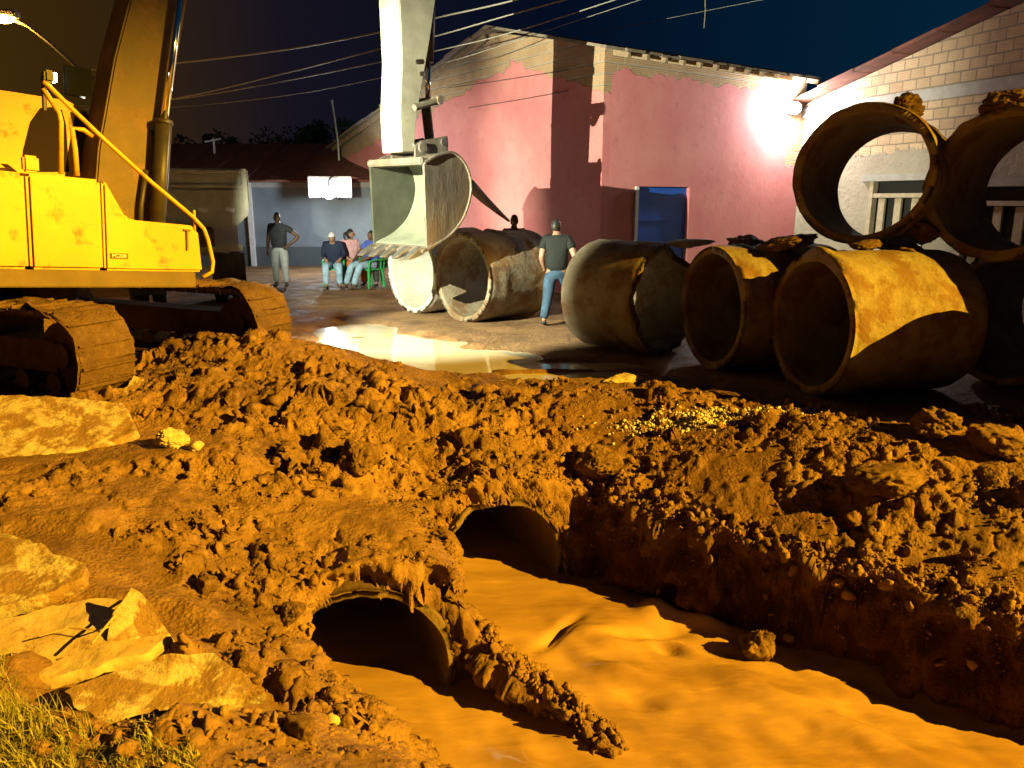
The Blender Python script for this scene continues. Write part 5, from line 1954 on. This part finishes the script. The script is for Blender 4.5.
def scatter(name, n, sampler, rmin, rmax, m, powr=-0.55, kind='stuff'):
    vs, ts, off = [], [], 0
    cnt = 0
    while cnt < n:
        x, y, ok = sampler()
        if not ok:
            cnt += 0.2
            continue
        r = min(rmin * (1 - random.random()) ** powr, rmax)
        b, t = bases[random.randrange(len(bases))]
        a = np.array(Euler((random.uniform(0, 6.28), random.uniform(0, 6.28), random.uniform(0, 6.28))).to_matrix())
        v = (b * np.array([random.uniform(0.75, 1.25), random.uniform(0.75, 1.25), random.uniform(0.6, 1.0)])) @ a.T * r
        z = ground_z(x, y)
        if in_bore(x, y, z):
            cnt += 0.05
            continue
        vs.append(v + np.array([x, y, z + r * random.uniform(0.05, 0.45)]))
        ts.append(t + off)
        off += len(b)
        cnt += 1
    o = link_mesh(name, np_mesh(name, np.concatenate(vs), None, np.concatenate(ts)), m, None, False)
    o['kind'] = kind
    return o


def samp_mud():
    y = 2.1 + 7.0 * random.random() ** 0.9
    x = random.uniform(-0.72 * y, 0.72 * y)
    if not -4.8 < x < 4.9:
        return 0, 0, False
    j = int(np.searchsorted(gx, x))
    i = int(np.searchsorted(gy, y))
    if RM[i, j] < 0.3 or SD[i, j] < 0.03:
        return 0, 0, False
    if SD[i, j] < 0.5:
        return x, y, True
    d = float(fbm2(np.array([x * 1.1]), np.array([y * 1.1]), 44, 3)[0])
    return x, y, random.random() < 0.4 + 1.3 * d


o = scatter('loose_soil', 15000, samp_mud, 0.005, 0.05, M['clod'])
tag(o, 'loose crumbs and clods of orange soil over the churned ground', 'soil', kind='stuff')


def samp_steep():
    t = random.random()
    if t < 0.3:
        x, y = random.uniform(-1.9, 0.7), random.uniform(4.2, 6.8)
    elif t < 0.45:
        q = random.random()
        x, y = -0.30 + 0.92 * q + random.gauss(0, 0.07), 4.98 - 0.88 * q + random.gauss(0, 0.07)
        return x, y, ground_z(x, y) > WATER_Z + 0.02
    else:
        q = random.random()
        x, y = 0.5 + 4.4 * q + random.gauss(0, 0.15), 6.5 - 3.3 * q + random.gauss(0, 0.15)
        j = int(np.clip(np.searchsorted(gx, x), 0, len(gx) - 1))
        i = int(np.clip(np.searchsorted(gy, y), 0, len(gy) - 1))
        if SD[i, j] < 0.09 and random.random() > 0.12:
            return x, y, False
    j = int(np.clip(np.searchsorted(gx, x), 0, len(gx) - 1))
    i = int(np.clip(np.searchsorted(gy, y), 0, len(gy) - 1))
    return x, y, -0.06 < SD[i, j] < 0.3 and Z[i, j] > WATER_Z + 0.02


o = scatter('crumbling_soil', 3000, samp_steep, 0.009, 0.05, M['clod'])
tag(o, 'crumbling soil clinging to the steep trench walls and the ridge in the stream', 'soil', kind='stuff')
rc = at_z(712, 411, 0.02)


def samp_rub():
    a = random.gauss(0, 0.40)
    b = random.gauss(0, 0.085)
    return rc.x + a * 0.95 + b * 0.2, rc.y - a * 0.12 + b, True


o = scatter('white_rubble', 2600, samp_rub, 0.005, 0.022, M['rubble'])
tag(o, 'patch of crushed white rubble on the far bank of the trench', 'rubble', kind='stuff')


def samp_wall():
    t = random.random()
    x, y = 0.6 + t * 2.9, 6.5 - t * 2.2
    return x + random.gauss(0.25, 0.12), y + random.gauss(0.3, 0.15), True


# twigs and sticks
def twig(label, pts, r, z=0.0):
    P = []
    for i, (x, y) in enumerate(pts):
        p = at_z(x, y, z)
        p.z = max(ground_z(p.x, p.y), z) + 0.02
        P.append(p)
    o = MB().tube(P, r, 6).build('twig', M['straw'])
    tag(o, label, 'twig')


twig('thin bent twig on the muddy slab', [(40, 640), (70, 632), (100, 634), (118, 628)], 0.004, 0.03)
twig('forked stalk leaning by the upright shard', [(92, 648), (118, 616), (140, 596)], 0.006, 0.05)

# grass in the lower left corner
gv, gt = [], []
off = 0
tufts = [(abs(random.gauss(0, 55)), 0) for _ in range(46)]
tufts = [(a_, random.uniform(675 + a_ * 0.5, 795)) for a_, _ in tufts] + [(random.uniform(0, 250), random.uniform(735, 800)) for _ in range(16)] + [(random.uniform(0, 50), random.uniform(632, 672)) for _ in range(6)]
for k in range(3600):
    tx_, ty_ = tufts[k % len(tufts)]
    px_k, py_k = tx_ + random.gauss(0, 9), ty_ + random.gauss(0, 6)
    px_k -= 25
    p = at_z(px_k, py_k, 0.0)
    p.z = ground_z(p.x, p.y) - 0.01
    L = random.uniform(0.03, 0.13) * (0.6 if ty_ > 735 and tx_ > 110 else 1)
    a = random.uniform(0, 6.28)
    lean = random.uniform(0.2, 1.1)
    dx, dy = math.cos(a), math.sin(a)
    w = random.uniform(0.0012, 0.0030) if random.random() < 0.85 else random.uniform(0.005, 0.009)
    for i in range(4):
        t = i / 3
        c = Vector((p.x + dx * L * lean * t * t, p.y + dy * L * lean * t * t, p.z + L * (t - 0.35 * lean * t * t)))
        ww = w * (1 - t * 0.85)
        gv += [(c.x - dy * ww, c.y + dx * ww, c.z), (c.x + dy * ww, c.y - dx * ww, c.z)]
    for i in range(3):
        gt.append((off + 2 * i, off + 2 * i + 1, off + 2 * i + 3, off + 2 * i + 2))
    off += 8
o = link_mesh('grass', np_mesh('grass', np.array(gv), np.array(gt)), M['grass'], None, True)
tag(o, 'sparse yellowish grass in the lower left corner', 'grass', kind='stuff')


# ------------------------------------------------------------------ trees, wires, small far things
def tree(label, x, y, h0, h1, rad, n, seed):
    rnd = random.Random(seed)
    t = empty('tree', (x, y, 0))
    tag(t, label, 'tree')
    tr = MB().tube([(0, 0, 0), (0.1, 0, h0 * 0.6), (0.05, 0.05, h0), (0.0, 0, (h0 + h1) / 2)], [0.22, 0.18, 0.14, 0.06], 10)
    for k in range(6):
        a = k * 1.05
        tr.tube([(0.05, 0.05, h0 * 0.9), (math.cos(a) * rad * 0.4, math.sin(a) * rad * 0.4, h0 + 0.3), (math.cos(a) * rad * 0.75, math.sin(a) * rad * 0.75, h0 + (h1 - h0) * 0.5)], [0.08, 0.05, 0.02], 6)
    tr.build('trunk', M['bark'], t, True)
    vs, fs = [], []
    cl = [(rnd.gauss(0, rad * 0.5), rnd.gauss(0, rad * 0.5), rnd.uniform(h0, h1 - 0.2), rnd.uniform(0.25, 0.6) * rad * 0.6) for _ in range(26)]
    for k in range(n):
        c = cl[k % len(cl)]
        d = Vector((rnd.gauss(0, 1), rnd.gauss(0, 1), rnd.gauss(0, 1))).normalized() * c[3] * rnd.random() ** 0.4
        p = Vector(c[:3]) + d
        u = Vector((rnd.gauss(0, 1), rnd.gauss(0, 1), rnd.gauss(0, 0.6))).normalized()
        v = u.orthogonal().normalized()
        s = rnd.uniform(0.06, 0.13)
        o_ = len(vs)
        vs += [p - u * s, p + v * s * 0.45, p + u * s, p - v * s * 0.45]
        fs.append((o_, o_ + 1, o_ + 2, o_ + 3))
    link_mesh('crown', np_mesh('crown', np.array([tuple(v) for v in vs]), np.array(fs)), M['leaf'], t)


p = at_y(318, 150, 33.0)
tree('leafy green tree rising behind the shed roof', p.x, 33.0, 2.8, 5.0, 1.9, 5200, 3)
p = at_y(212, 150, 34.0)
tree('dark bushy tree behind the shed roof left of the green one', p.x, 34.0, 2.8, 4.7, 1.5, 3500, 5)

# antenna on the shed roof
p = at_y(215, 158, 27.0)
an = MB().tube([p - Vector((0, 0, 0.4)), p + Vector((0, 0, 0.62))], 0.035, 6).tube([p + Vector((-0.3, 0, 0.52)), p + Vector((0.25, 0, 0.62))], 0.03, 6).build('roof_antenna', M['white_paint'])
tag(an, 'small T shaped aerial standing on the dark red shed roof', 'antenna')
a, b = at_y(332, 100, 26.0), at_y(338, 140, 26.0)
an = MB().tube([b - Vector((0, 0, 2.0)), b, a], 0.03, 8).build('mast_pole', M['white_paint'])
tag(an, 'thin pale pole leaning above the left end of the pink house', 'pole')


def wire(label, pts, y0, y1, r):
    P = []
    n_ = len(pts)
    for i, (x, y) in enumerate(pts):
        P.append(at_y(x, y, y0 + (y1 - y0) * i / (n_ - 1)))
    # smooth through the points
    out = []
    for i in range(n_ - 1):
        p0, p1, p2, p3 = P[max(i - 1, 0)], P[i], P[i + 1], P[min(i + 2, n_ - 1)]
        for k in range(6):
            t = k / 6
            out.append(0.5 * ((2 * p1) + (p2 - p0) * t + (2 * p0 - 5 * p1 + 4 * p2 - p3) * t * t + (3 * p1 - p0 - 3 * p2 + p3) * t ** 3))
    out.append(P[-1])
    o = MB().tube(out, r, 6).build('overhead_wire', M['wire'], None, True)
    tag(o, label, 'wire', 'overhead wires')


wire('topmost thick pale overhead wire left of the digger arm', [(60, 72), (178, 63), (290, 49), (380, 32), (440, 17), (515, 0), (640, -35)], 19, 15, 0.017)
wire('second overhead wire, dipping towards the boom cylinder', [(60, 112), (178, 98), (290, 72), (380, 49), (440, 35), (520, 12), (640, -20)], 19, 15, 0.014)
wire('third overhead wire, just below the second one', [(60, 108), (178, 99), (290, 80), (380, 62), (440, 50), (520, 30), (660, -15)], 19.3, 15.3, 0.012)
wire('lowest thin overhead wire above the shed roof', [(60, 112), (178, 107), (290, 95), (380, 78), (440, 64), (500, 46), (700, -20)], 19.6, 15.6, 0.007)
wire('thin overhead wire high above the pink house', [(560, 40), (650, 22), (705, 11), (770, -2), (850, -20)], 20, 17, 0.006)
a, b = at_y(705, -6, 18.5), at_y(704, 28, 18.5)
o = MB().tube([a, a.lerp(b, 0.5) + Vector((0.02, 0, 0)), b], 0.012, 6).build('hanging_cord', M['wire'])
tag(o, 'short cord hanging from the wire above the pink house', 'cord')
for k, (pts) in enumerate(([(450, 88), (500, 81), (570, 70)], [(470, 108), (520, 100), (570, 91)])):
    P = [mg @ (wall_hit(mg, *q) + Vector((0, -0.05, 0))) for q in pts]
    o = MB().tube(P, 0.009, 5).build('wall_cable', M['strap'])
    tag(o, ('upper thin cable running across the pink gable', 'lower thin cable running across the pink gable')[k], 'cable')

# litter near the standing man
p = at_z(259, 293, 0.02)
bm = clod_mesh(90, 2, 0.3)
me = bpy.data.meshes.new('crumpled_bag')
bm.to_mesh(me)
bm.free()
o = link_mesh('crumpled_bag', me, M['white_paint'])
o.location = p + Vector((0, 0, 0.05))
o.scale = (0.09, 0.07, 0.07)
tag(o, 'small crumpled white bag on the ground near the standing man', 'bag')
p = at_z(272, 290, 0.03)
o = MB().box((0, 0, 0.02), (0.55, 0.14, 0.04), (0, 0, 0.1)).box((0.1, -0.12, 0.02), (0.5, 0.1, 0.03), (0, 0, -0.15)).build('wood_board', M['bark'])
o.location = p
tag(o, 'dark wooden boards lying at the feet of the standing man', 'board')
